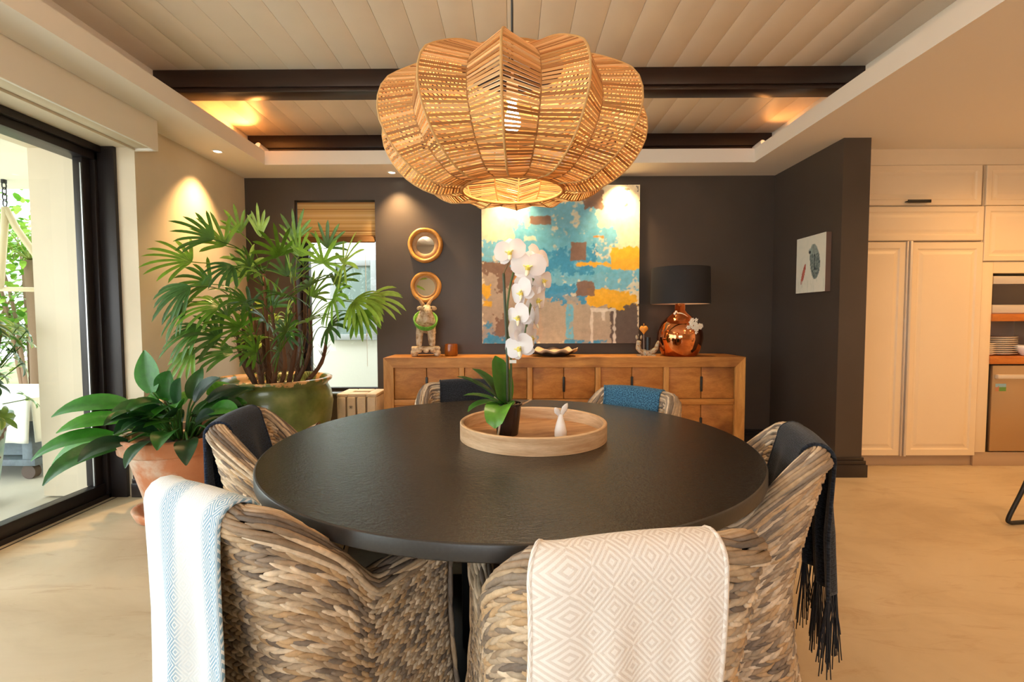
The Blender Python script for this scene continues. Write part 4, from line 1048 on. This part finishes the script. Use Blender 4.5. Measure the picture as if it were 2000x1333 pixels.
# ------------------------------------------------------------------ orchid in the tray
def orchid():
    t = thing('potted_orchid', 'white moth orchid in a small dark pot standing in the tray', 'potted plant', (-.022, 1.772, TRZ+.0125))
    m = MB(); m.lathe([(.001, 0), (.038, 0), (.040, .004), (.052, .11), (.057, .112), (.057, .12), (.051, .12), (.050, .10), (.001, .10)], 40); m.build('pot', plain('dark_brown_plastic', srgb(40, 30, 28), .25), t, True, angle=40)
    rnd = random.Random(4); m = MB()
    for k in range(60):
        a = rnd.uniform(0, 2*pi); r = rnd.uniform(0, .045); p = V((r*cos(a), r*sin(a), .105)); m.spindle(p, p+V((rnd.uniform(-.03, .03), rnd.uniform(-.03, .03), rnd.uniform(.0, .02))), V((0, 0, 1)), .003, .002, random.choice([srgb(120, 84, 56), srgb(90, 62, 44), srgb(150, 110, 76)]), 5)
    tag(m.build('bark_mulch', vcol('bark', .9), t, True), kind='stuff')
    m = MB(); m.tube(smooth_curve([(.03, 0, .11), (.06, -.01, .118), (.09, -.02, .135)], 6), .0035, 6, True, srgb(190, 150, 110)); m.build('root', vcol('root_a', .8), t, True)
    m = MB(); m.tube(smooth_curve([(-.02, -.05, .11), (-.025, -.062, .06), (-.035, -.06, .004)], 8), .004, 6, True, srgb(200, 190, 170)); m.build('root', vcol('root_b', .8), t, True)
    LG = [srgb(92, 150, 52), srgb(60, 112, 40), srgb(44, 84, 36)]
    for (d, ln, wd, dr, k) in [((-.25, -.9, .35), .16, .095, 2.0, 0), ((-1, -.4, .35), .15, .075, 1.0, 1), ((-.9, .0, .85), .21, .07, .5, 2), ((-.15, .15, 1), .19, .10, .15, 1), ((-.9, -.1, .5), .16, .055, .6, 0), ((-.55, .2, .9), .19, .085, .5, 2), ((.25, -.6, .5), .08, .04, 1.2, 1)]:
        mm = MB(); blade(mm, (-.01, 0, .11), d, (0, 0, 1), ln, wd, dr, LG[k], tuple(x*1.25 for x in LG[k]), 9, .3, nw=6, shape=lambda u: (sin(pi*min(1, u*.85+.10)))**.6); mm.build('leaf', M['leaf'], t, True)
    G = srgb(84, 100, 48)
    m = MB(); m.tube(smooth_curve([(0, 0, .10), (.0, 0, .30), (-.008, 0, .50), (-.012, 0, .60)], 20), .0052, 8, True, srgb(62, 70, 44)); m.tube(smooth_curve([(-.012, 0, .60), (0, -.005, .625), (.02, -.01, .665), (.04, -.01, .69)], 10), .0032, 6, True, srgb(120, 96, 60)); m.build('flower_stem', vcol('stem_a', .5), t, True)
    m = MB(); m.tube(smooth_curve([(.012, .01, .10), (.014, .01, .28), (.0, .015, .46), (.03, .02, .62), (.075, .0, .615), (.098, -.01, .575), (.09, -.015, .50), (.07, -.02, .40), (.06, -.02, .33)], 40), .0042, 7, True, G); m.build('flower_stem', vcol('stem_b', .5), t, True)
    m = MB(); m.box(.008, .034, -.004, -.002, .268, .280); m.build('plant_tag', plain('tag_white', srgb(238, 236, 230), .6), t)
    WH = srgb(250, 246, 246); P2 = srgb(244, 236, 238)
    def flower(p, face, s, roll=0):
        f = V(face).normalized(); f0 = bpy.data.objects.new('flower', None); COL.objects.link(f0); f0.parent = t; f0.location = p
        q = (-f).to_track_quat('Y', 'Z'); f0.rotation_euler = (q.to_matrix() @ Matrix.Rotation(roll, 3, 'Y')).to_euler()
        # local: looking direction -Y, petals in XZ
        for (a, ln, wd) in ((R(90), .052, .040), (R(215), .050, .038), (R(325), .050, .038)):
            mm = MB(); blade(mm, (0, .002, 0), (cos(a), .10, sin(a)), (0, -1, 0), ln*s, wd*s, .35, WH, P2, 6, .05, nw=4, shape=lambda u: sin(pi*min(1, u*.85+.12))**.6); mm.build('sepal', M['petal'], f0, True)
        for a in (R(12), R(168)):
            mm = MB(); blade(mm, (0, -.001, .002), (cos(a), -.12, sin(a)), (0, -1, 0), .056*s, .066*s, .35, WH, P2, 6, .06, nw=6, shape=lambda u: sin(pi*min(1, u*.82+.13))**.5); mm.build('petal', M['petal'], f0, True)
        mm = MB(); mm.ball((0, -.008*s, -.006*s), .008*s, .007*s, .010*s, 10, 8, srgb(236, 214, 90)); mm.spindle((0, -.008*s, -.008*s), (0, -.018*s, -.030*s), V((0, -1, 0)), .007*s, .004*s, srgb(250, 240, 210), 6)
        for s2 in (-1, 1): mm.spindle((0, -.008*s, -.006*s), (s2*.014*s, -.014*s, .002*s), V((0, 0, 1)), .005*s, .003*s, srgb(240, 226, 150), 5)
        mm.build('lip', vcol('orchid_lip', .5), f0, True)
    for p, f, s, r in [((.012, -.02, .675), (-.25, -1, .1), 1.12, -.15), ((.078, -.03, .622), (-.15, -1, .0), 1.22, .1), ((.118, .01, .66), (.7, -.6, .3), 1.05, .4), ((.132, .0, .575), (.75, -.7, .0), .95, .2), ((.055, -.03, .53), (-.9, -.7, -.1), 1.1, -.4),
                       ((.110, .01, .505), (.8, -.5, -.1), 1.15, .2), ((.044, -.03, .440), (-.8, -.7, -.15), 1.1, -.3), ((.098, .015, .43), (.7, .2, -.1), 1.12, .4), ((.048, -.02, .385), (-.5, .5, -.1), 1.1, 0), ((.086, .0, .365), (.7, -.3, -.1), 1.05, .4), ((.046, -.035, .328), (-.55, -.85, -.1), 1.15, -.35), ((.085, .02, .56), (.2, .9, 0), 1.1, 0)]:
        flower(p, f, s, r)
orchid()

# ------------------------------------------------------------------ pendant
def pendant():
    t = thing('pendant_lamp', 'large lobed rattan pendant lamp hanging over the table', 'lamp', (.0, 1.777, 1.655))
    Wc = vcol('rattan_cane', .55, .3, transl=.22)
    ZT = .475
    # ridge and valley curves: (radius, height) from bottom ring to top ring
    ridge = smooth_curve([(.185, 0, .012), (.29, 0, .008), (.40, 0, .07), (.468, 0, .165), (.482, 0, .245), (.458, 0, .313), (.40, 0, .358), (.30, 0, .412), (.19, 0, .448)], 120)
    vall = smooth_curve([(.183, 0, .014), (.27, 0, .02), (.355, 0, .09), (.40, 0, .17), (.408, 0, .235), (.388, 0, .295), (.34, 0, .338), (.26, 0, .388), (.188, 0, .438)], 120)
    def resample(c, n):
        L = [0]
        for i in range(1, len(c)): L.append(L[-1]+(c[i]-c[i-1]).length)
        out = []; k = 0
        for i in range(n):
            s = L[-1]*i/(n-1)
            while k < len(L)-2 and L[k+1] < s: k += 1
            f = (s-L[k])/max(1e-9, L[k+1]-L[k]); out.append(c[k]*(1-f)+c[k+1]*f)
        return out
    NS = 66; rg = resample(ridge, NS); va = resample(vall, NS); NL = 12; rnd = random.Random(8)
    def rot(p, a): return V((p.x*cos(a), p.x*sin(a), p.z))
    tones = [srgb(224, 180, 122), srgb(210, 162, 102), srgb(234, 196, 142), srgb(196, 146, 88), srgb(218, 172, 112), srgb(180, 126, 74)]
    a0 = -pi/2-R(3.5)
    for k in range(NL):
        ar = a0+2*pi*k/NL
        mm = MB(); mm.tube([rot(p, ar) for p in rg[::3]+[rg[-1]]], .0042, 6, True, srgb(226, 182, 120)); mm.build('ridge_rib', Wc, t, True)
        av = ar+pi/NL
        mm = MB(); mm.tube([rot(p, av) for p in va[::3]+[va[-1]]], .003, 6, True, srgb(180, 126, 72)); mm.build('valley_rib', Wc, t, True)
        for s in (-1, 1):
            mm = MB(); ae = ar+s*pi/NL
            for i in range(1, NS-1):
                p = rot(rg[i], ar); q = rot(va[i], ae); j = rnd.uniform(-.0015, .0015); q = q+V((0, 0, j)); p = p+V((0, 0, rnd.uniform(-.001, .001)))
                tn = (rot(rg[min(i+1, NS-1)], ar)-rot(rg[i-1], ar)).normalized(); d = (q-p).normalized(); nr = d.cross(tn).normalized()
                w = .0038*rnd.uniform(.8, 1.12); h_ = .0013; b = nr.cross(d).normalized(); kk = rnd.uniform(.86, 1.12); c = tuple(x*kk for x in rnd.choice(tones)); vs = []
                for e, pt in ((0, p), (1, q)):
                    for (sx, sy) in ((-1, -1), (1, -1), (1, 1), (-1, 1)): vs.append(pt+b*(sx*w)+nr*(sy*h_))
                mm.add(vs, [(0, 1, 2, 3), (7, 6, 5, 4), (0, 4, 5, 1), (1, 5, 6, 2), (2, 6, 7, 3), (3, 7, 4, 0)], c)
            tag(mm.build('cane_panel', Wc, t), kind='stuff')
    for (r, z) in ((.185, .012), (.19, .446)):
        mm = MB(); pts = [(r*cos(2*pi*i/48), r*sin(2*pi*i/48), z) for i in range(49)]; mm.tube(pts, .006, 8, False, srgb(200, 148, 88)); mm.build('hoop', Wc, t, True)
    mm = MB()
    for k in range(3):
        a = 2*pi*k/3+.4; mm.tube([(.188*cos(a), .188*sin(a), .446), (0, 0, .446)], .0025, 6)
    mm.tube([(0, 0, .435), (0, 0, .46)], .03, 16); mm.build('spider_frame', M['black'], t, True, angle=40)
    mm = MB(); mm.tube([(0, 0, .44), (0, 0, 2.83-1.655)], .0045, 8); mm.build('cord', M['black'], t, True)
    mm = MB(); mm.lathe([(.001, 1.135), (.045, 1.14), (.05, 1.15), (.05, 1.174)], 24); mm.build('ceiling_rose', M['white'], t, True)
    mm = MB(); mm.tube([(0, 0, .335), (0, 0, .40)], .021, 16); mm.tube([(0, 0, .40), (0, 0, .44)], .005, 8); mm.build('lamp_holder', M['white'], t, True, angle=40)
    mm = MB(); mm.lathe([(.0005, .222), (.015, .225), (.027, .24), (.031, .258), (.027, .28), (.017, .305), (.014, .335)], 24); b = mm.build('bulb', emit('bulb_glow', (1, .80, .48), 22), t, True)
    l = bpy.data.lights.new('pendant_light', 'POINT'); l.energy = 12; l.color = (1, .76, .48); l.shadow_soft_size = .045
    o = bpy.data.objects.new('pendant_light', l); COL.objects.link(o); o.location = (0, 1.777, 1.655+.19)
pendant()

# ------------------------------------------------------------------ kitchen run on the right
M['cab'] = plain('cream_lacquer', srgb(236, 216, 184), .38, c2=srgb(232, 211, 178), sc=2)
M['kick'] = plain('toe_kick_board', srgb(186, 158, 128), .5)
M['shelf_wood'] = wood('orange_timber_shelf', srgb(206, 128, 52), srgb(180, 100, 36), (2, 9, 9), 3, .45, .08)
M['niche'] = plain('niche_lining', srgb(196, 178, 156), .7)
def panel_door(name, parent, x0, x1, z0, z1, y, fr=.07, mat=None, deep=True):
    """raised-and-fielded door facing -Y, front face at y"""
    m = MB(); rings = [(0, .02), (0, .003), (.003, 0), (fr-.012, 0), (fr, .007), (fr+.012, .007), (fr+.034, .001), (fr+.036, .001)] if deep else [(0, .02), (0, .003), (.003, 0)]
    vs = []
    for ins, d in rings: vs += [(x0+ins, y+d, z0+ins), (x1-ins, y+d, z0+ins), (x1-ins, y+d, z1-ins), (x0+ins, y+d, z1-ins)]
    fs = []
    for i in range(len(rings)-1):
        for k in range(4):
            k2 = (k+1) % 4; fs.append((i*4+k, i*4+k2, (i+1)*4+k2, (i+1)*4+k))
    n = (len(rings)-1)*4; fs.append((n, n+1, n+2, n+3)); fs.append((3, 2, 1, 0)); m.add(vs, fs)
    return m.build(name, mat or M['cab'], parent)
KY = 3.80
fr = thing('built_in_fridge', 'tall built-in fridge behind two cream panelled doors with steel edges', 'fridge', (3.16, KY, 0))
ox = -3.16
bx('carcass', M['cab'], fr, 2.64+ox, 3.70+ox, .024, .64, .09, 1.793)
panel_door('freezer_door', fr, 2.66+ox, 3.088+ox, .092, 1.79, 0, .06)
d = panel_door('fridge_door', fr, 3.128+ox, 3.69+ox, .092, 1.785, 0, .06)
for (a, b, y) in ((3.088, 3.098, -.012), (3.100, 3.108, -.004), (3.110, 3.128, -.018)):
    bx('edge_handle', M['steel'], fr, a+ox, b+ox, y, .02, .09, 1.795, b=.002)
t = thing('fridge_valance', 'plain cream panel just above the fridge doors', 'cabinet', (3.16, KY, 1.798)); bx('carcass', M['cab'], t, 2.64+ox, 3.685+ox, .022, .6, 0, .268); panel_door('panel', t, 2.64+ox, 3.685+ox, .003, .266, 0, .05)
t = thing('flap_cabinet', 'cream lift-up cabinet with a black handle above the fridge', 'cabinet', (3.16, KY, 2.070)); bx('carcass', M['cab'], t, 2.64+ox, 3.665+ox, .022, .6, 0, .315); d = panel_door('flap_door', t, 2.64+ox, 3.66+ox, .004, .312, 0, .05)
m = MB(); m.box(3.062+ox, 3.241+ox, -.035, .0, .026, .032, b=.002); m.box(3.062+ox, 3.241+ox, -.035, -.028, .016, .040, b=.002); m.build('handle', M['black'], d, True, angle=40)
struct('trim_5', M['cab'], [(2.62, 5.4, KY+.015, KY+.5, 2.387, 2.512)])
t = thing('upper_wall_cabinet', 'cream upper cabinet right of the lift-up cabinet', 'cabinet', (4.2, KY, 1.637)); ox = -4.2
bx('carcass', M['cab'], t, 3.69+ox, 5.2+ox, .022, .6, 0, .748)
for a, b in ((3.695, 4.44), (4.444, 5.195)):
    panel_door('top_door', t, a+ox, b+ox, .434, .744, 0, .05); panel_door('lower_door', t, a+ox, b+ox, .002, .430, 0, .05)
t = thing('niche_unit', 'cream tall unit with open niches right of the fridge', 'cabinet', (4.2, KY, 0))
bx('side_panel', M['cab'], t, 3.70+ox, 3.785+ox, .012, .6, .115, 1.634, b=.002); bx('side_panel', M['cab'], t, 4.56+ox, 5.2+ox, .012, .6, .115, 1.634, b=.002)
bx('top_panel', M['cab'], t, 3.785+ox, 4.56+ox, .012, .6, 1.545, 1.634); bx('back_panel', M['niche'], t, 3.785+ox, 4.56+ox, .58, .6, .115, 1.545)
bx('shelf', M['shelf_wood'], t, 3.786+ox, 4.559+ox, .0, .578, 1.165, 1.224, b=.003); bx('shelf', M['shelf_wood'], t, 3.786+ox, 4.559+ox, .0, .578, .825, .884, b=.003)
t = thing('toe_kick', 'low beige toe kick along the kitchen units', 'toe kick', (4.0, KY+.045, 0)); bx('kick_board', M['kick'], t, -1.37, 1.2, 0, .02, 0, .088, b=.002); bx('kick_board', M['kick'], t, -.30, 1.2, -.02, -.001, 0, .112, b=.002)
# microwave
t = thing('microwave', 'steel-trimmed microwave with a dark door in the top niche', 'microwave', (4.14, KY+.02, 1.2245))
bx('housing', M['steel'], t, -.34, .34, .012, .45, .0, .30, b=.004); bx('top_trim', M['steel'], t, -.34, .34, .0, .012, .235, .295, b=.003); bx('bottom_trim', M['steel'], t, -.34, .34, .0, .012, .005, .07, b=.003)
bx('door_glass', plain('dark_door_glass', srgb(70, 62, 58), .12), t, -.34, .34, .002, .013, .072, .233, b=.002)
# dishwasher
t = thing('dishwasher', 'brushed steel dishwasher under the wooden shelf', 'dishwasher', (4.14, KY+.01, .118))
ds = NT('brushed_steel_door'); ds.col(srgb(196, 170, 138)); ds.set(.32, .85); ds.bump(ds.noise(ds.coord('Object', (2, 2, 200)), 6, 2), .05, .002)
bx('body', M['black'], t, -.34, .40, .03, .55, .0, .70); bx('door', ds.m, t, -.325, .40, 0, .03, .005, .695, b=.004); bx('handle_rail', M['steel'], t, -.31, .38, -.03, -.001, .59, .625, b=.006)
m = MB(); rnd = random.Random(2); vs = []
N1, N2 = 16, 10; cs = []
for i in range(N1+1):
    for j in range(N2+1):
        u, v = i/N1, j/N2; vs.append((-.30+.085*u, -.0012, .49+.06*v)); k = noise.noise(V((u*5, v*5, 3))); cs.append(srgb(150, 190, 205) if v > .55+.2*k else (srgb(92, 140, 62) if u > .35 else srgb(176, 120, 90)))
m.v = vs; m.c = cs; m.f = [(i*(N2+1)+j, (i+1)*(N2+1)+j, (i+1)*(N2+1)+j+1, i*(N2+1)+j+1) for i in range(N1) for j in range(N2)]; m.build('picture_sticker', vcol('sticker_print', .4), t)
# plates and a bowl on the open shelf
M['china'] = plain('cream_china', srgb(232, 222, 208), .3)
def plate(x, y, z, r, label, group, first=[None]):
    m = MB(); m.lathe([(.001, .004), (r*.62, .004), (r*.72, .008), (r, .018), (r, .021), (r*.7, .012), (r*.6, .008), (.001, .008)], 40)
    o = m.build('dinner_plate', M['china'], None, True, (x, y, z)); tag(o, label, 'plate', group)
zz = .885
names = ['bottom', 'second', 'third', 'fourth', 'fifth', 'sixth', 'seventh', 'eighth', 'ninth']
for k in range(9): plate(4.01, KY+.20, zz+k*.0165, .135, ['bottom', 'second from bottom', 'third from bottom', 'fourth from bottom', 'middle', 'fourth from top', 'third from top', 'second from top', 'top'][k]+(' plate' if k else ' plate')+' in the taller stack of large plates', 'large plates on the kitchen shelf')
for k in range(6): plate(3.855, KY+.12, zz+k*.0165, .062, ['bottom', 'second from bottom', 'third from bottom', 'third from top', 'second from top', 'top'][k]+' plate in the shorter stack of small plates', 'small plates on the kitchen shelf')
m = MB(); m.lathe([(.001, .004), (.03, .0), (.034, .004), (.07, .05), (.085, .085), (.081, .085), (.066, .052), (.03, .012), (.001, .01)], 36); tag(m.build('bowl', plain('white_china', srgb(244, 240, 234), .2), None, True, (4.16, KY+.09, zz)), 'white china bowl right of the plate stacks', 'bowl')
# bar chair at the right edge
def sled_chair():
    t = thing('wire_chair', 'wire chair on bent black tube legs at the right edge', 'chair', (3.125, 2.53, 0), R(8))
    for s in (-1, 1):
        m = MB(); m.tube(smooth_curve([(-.08, s*.21, .43), (-.17, s*.22, .20), (-.245, s*.225, .045), (-.235, s*.225, .016), (-.19, s*.225, .013), (.0, s*.225, .013), (.17, s*.225, .013), (.20, s*.225, .03), (.15, s*.22, .20), (.10, s*.21, .43)], 60), .011, 10); m.build('sled_leg', M['black'], t, True)
    m = MB(); m.tube([(-.08, -.21, .43), (-.08, .21, .43)], .01, 8); m.tube([(.10, -.21, .43), (.10, .21, .43)], .01, 8); m.build('cross_bar', M['black'], t, True)
    def shell(u, v):  # u across, v from front edge of the seat up the back
        x = -.10+.36*min(1, v/.55); z = .455-.02*sin(pi*min(1, v/.55)); 
        if v > .55: k = (v-.55)/.45; x = .26+.10*k; z = .455+.40*k
        return V((x, (u-.5)*(.50-.10*max(0, v-.55)), z+.05*(2*u-1)**2))
    m = MB()
    for i in range(23): m.tube([shell(i/22, j/24) for j in range(25)], .003, 5)
    for j in range(41): m.tube([shell(i/16, j/40) for i in range(17)], .003, 5)
    m.build('wire_shell', M['black'], t, True)
sled_chair()
# ------------------------------------------------------------------ terrace things seen through the glass
def distressed():
    t = NT('flaking_teal_paint'); v = t.coord(); n1 = t.noise(v, 6, 6, .65)
    c = t.ramp(t.noise(v, 12, 4), [(.3, srgb(150, 184, 180)), (.7, srgb(206, 218, 208))]); t.col(t.mix(t.ramp(n1, [(.56, (0, 0, 0)), (.60, (1, 1, 1))]), c, srgb(120, 84, 70))); t.set(.8); t.bump(n1, .3, .01); return t.m
OX, OY = -3.52, 3.0
sh = thing('potted_schefflera', 'variegated umbrella plant in a flaking teal planter on the terrace', 'potted plant', (OX, OY, -.01))
m = MB(); m.lathe([(.001, 0), (.135, 0), (.14, .02), (.20, .50), (.225, .52), (.24, .56), (.235, .60), (.215, .60), (.20, .54), (.001, .52)], 48); m.build('teal_planter', distressed(), sh, True, angle=50)
def schefflera():
    rnd = random.Random(31)
    mm = MB()
    for k in range(8):
        a = rnd.uniform(0, 2*pi); mm.tube(smooth_curve([(.06*cos(a), .06*sin(a), .5), (.14*cos(a), .14*sin(a), .8), (.2*cos(a), .2*sin(a), 1.15)], 8), .008, 6, True, srgb(120, 110, 70))
    mm.build('stem', M['cane'], sh, True)
    for k in range(62):
        a = rnd.uniform(0, 2*pi); r = rnd.uniform(.05, .32); z = rnd.uniform(.58, 1.22); c = V((r*cos(a), r*sin(a), z)); g = rnd.choice([srgb(60, 110, 40), srgb(92, 140, 50), srgb(44, 84, 34), srgb(120, 150, 60)]); mm = MB()
        mm.tube([c*.6+V((0, 0, .25)), c], .003, 4, True, srgb(110, 140, 70)); ax = V((cos(a), sin(a), rnd.uniform(.2, .9))).normalized(); s1 = ax.orthogonal().normalized(); s2 = ax.cross(s1)
        for q in range(7):
            b = 2*pi*q/7; d = s1*cos(b)+s2*sin(b)+ax*.25; blade(mm, c, d, ax, rnd.uniform(.08, .12), .038, .8, g, srgb(206, 206, 110) if rnd.random() < .5 else g, 5, .2, nw=4)
        mm.build('leaf_whorl', M['leaf'], sh, True)
schefflera()
def daybed():
    t = thing('terrace_daybed', 'blue-grey wooden daybed on castors with a white cover on the terrace', 'daybed', (-4.35, 3.95, -.01)); bl_ = wood('blue_grey_timber', srgb(128, 140, 150), srgb(104, 114, 124), (1, 1, 1), 5, .7, .1)
    bx('lower_shelf', bl_, t, -.75, .75, -.42, .42, .11, .16, b=.006)
    for sx in (-1, 1):
        for sy in (-1, 1):
            bx('leg', bl_, t, sx*.69-.04, sx*.69+.04, sy*.38-.035, sy*.38+.035, .16, .45, b=.004)
            m = MB(); m.tube([(sx*.66, sy*.36-.025, .055), (sx*.66, sy*.36+.025, .055)], .054, 18); m.build('castor', plain('brown_castor', srgb(90, 72, 62), .6), t, True, angle=40)
    bx('side_panel', bl_, t, -.65, .65, -.36, -.33, .18, .42); bx('mattress', M['ext'], t, -.76, .76, -.44, .44, .45, .62, b=.03)
    m = MB(); m.grid(lambda u, v: V((-.77+1.545*u, -.455-.012*sin(u*40)*v-.02*v, .63-.33*v)), 60, 8); m.grid(lambda u, v: V((.775+.014*sin(u*26)*v+.02*v, -.455+.9*u, .63-.33*v)), 40, 8); o = m.build('white_cover', plain('white_canvas', srgb(240, 238, 228), .9, bump=.2, bsc=30), t, True); md = o.modifiers.new('thick', 'SOLIDIFY'); md.thickness = .006
daybed()
def swing():
    t = thing('hanging_swing_rope', 'rope and chain of a hanging swing on the terrace', 'swing', (-4.42, 4.19, 2.42)); m = MB()
    m.tube([(0, 0, 0), (0, 0, -.03)], .02, 10); m.build('ceiling_hook', M['black'], t)
    m = MB()
    for k in range(4):
        z = -.05-k*.05; pts = [(.018*cos(a)*(k % 2), .018*cos(a)*((k+1) % 2), z+.034*sin(a)) for a in [2*pi*i/12 for i in range(13)]]; m.tube(pts, .005, 6, False)
    m.build('chain', M['black'], t, True)
    rp = plain('swing_rope', srgb(206, 192, 160), .9, bump=.5, bsc=80)
    for (x, y) in ((-.03, -.05), (.34, .12)):
        m = MB(); m.tube([(0, 0, -.24), (x*.2, y*.2, -.42), (x, y, -.95)], .026, 8); m.build('rope', rp, t, True)
    m = MB(); m.tube([(-.06, -.06, -.95), (.36, .13, -.95)], .02, 8); m.build('swing_bar', rp, t, True)
swing()
def shrub(x, y, r, h, n, cols, label, seed, blad=(.10, .05), trunk=True, z0=0):
    rnd = random.Random(seed); t = thing('garden_shrub', label, 'shrub', (x, y, -.14)); m = MB()
    for k in range(n):
        a = rnd.uniform(0, 2*pi); e = rnd.uniform(-1, 1); q = sqrt(1-e*e); rr = rnd.uniform(.55, 1.0); p = V((r*rr*q*cos(a), r*rr*q*sin(a), z0+h*.5+h*.5*rr*e)); d = V((cos(a), sin(a), rnd.uniform(-.3, .9)))
        blade(m, p, d, (0, 0, 1), blad[0]*rnd.uniform(.7, 1.3), blad[1]*rnd.uniform(.7, 1.2), rnd.uniform(.2, 1.1), tuple(c*rnd.uniform(.95, 1.05) for c in rnd.choice(cols)), None, 4, .2, nw=2)
    tag(m.build('foliage', M['leaf'], t, True), kind='stuff'); m = MB()
    for k in range(7):
        a = rnd.uniform(0, 2*pi); m.tube(smooth_curve([(.05*cos(a), .05*sin(a), 0), (.3*r*cos(a), .3*r*sin(a), (z0+h*.4)), (.8*r*cos(a), .8*r*sin(a), z0+h*.8)], 8), [.03-.003*i for i in range(9)], 6, True, srgb(150, 120, 96))
    m.build('branches', M['cane'], t, True)
YG = [srgb(150, 190, 70), srgb(120, 170, 60), srgb(176, 205, 96), srgb(96, 150, 50)]
shrub(-6.3, 6.2, .9, 2.1, 1500, YG, 'bright yellow-green shrub beyond the terrace', 41, (.16, .07), z0=.9)
shrub(-7.6, 6.6, 1.1, 2.3, 900, YG[::-1], 'broad garden shrub at the far left beyond the terrace', 42, (.18, .07), z0=.4)
shrub(-5.7, 7.4, 1.0, 2.0, 900, YG, 'lower garden shrub further back beyond the terrace', 43, (.16, .06), z0=.2)
shrub(-1.1, 7.6, .6, 1.3, 500, YG, 'green tree top above the neighbouring wall', 44, (.12, .05), z0=1.6)
def garden_palm():
    rnd = random.Random(50); t = thing('garden_palm', 'feathery palm beyond the terrace edge', 'palm', (-5.75, 5.7, -.14)); m = MB(); m.tube(smooth_curve([(0, 0, 0), (.02, 0, 1.2), (0, 0, 2.05)], 10), .06, 10, True, srgb(120, 96, 72)); m.build('trunk', M['cane'], t, True)
    for k in range(14):
        a = 2*pi*k/14+rnd.uniform(-.2, .2); mm = MB(); p0 = V((0, 0, 2.05)); d = V((cos(a), sin(a), .55)).normalized(); pts = smooth_curve([p0, p0+d*.5+V((0, 0, .05)), p0+V((cos(a), sin(a), 0))*1.0+V((0, 0, .05))], 14); mm.tube(pts, .008, 5, True, srgb(150, 160, 80))
        for i in range(2, 15):
            for s in (-1, 1):
                sd = V((-sin(a), cos(a), 0))*s; blade(mm, pts[i], sd+V((cos(a), sin(a), 0))*.6, (0, 0, 1), .34*(1-i/22), .02, .7, YG[k % 4], None, 5, .2, nw=2)
        mm.build('frond', M['leaf'], t, True)
garden_palm()
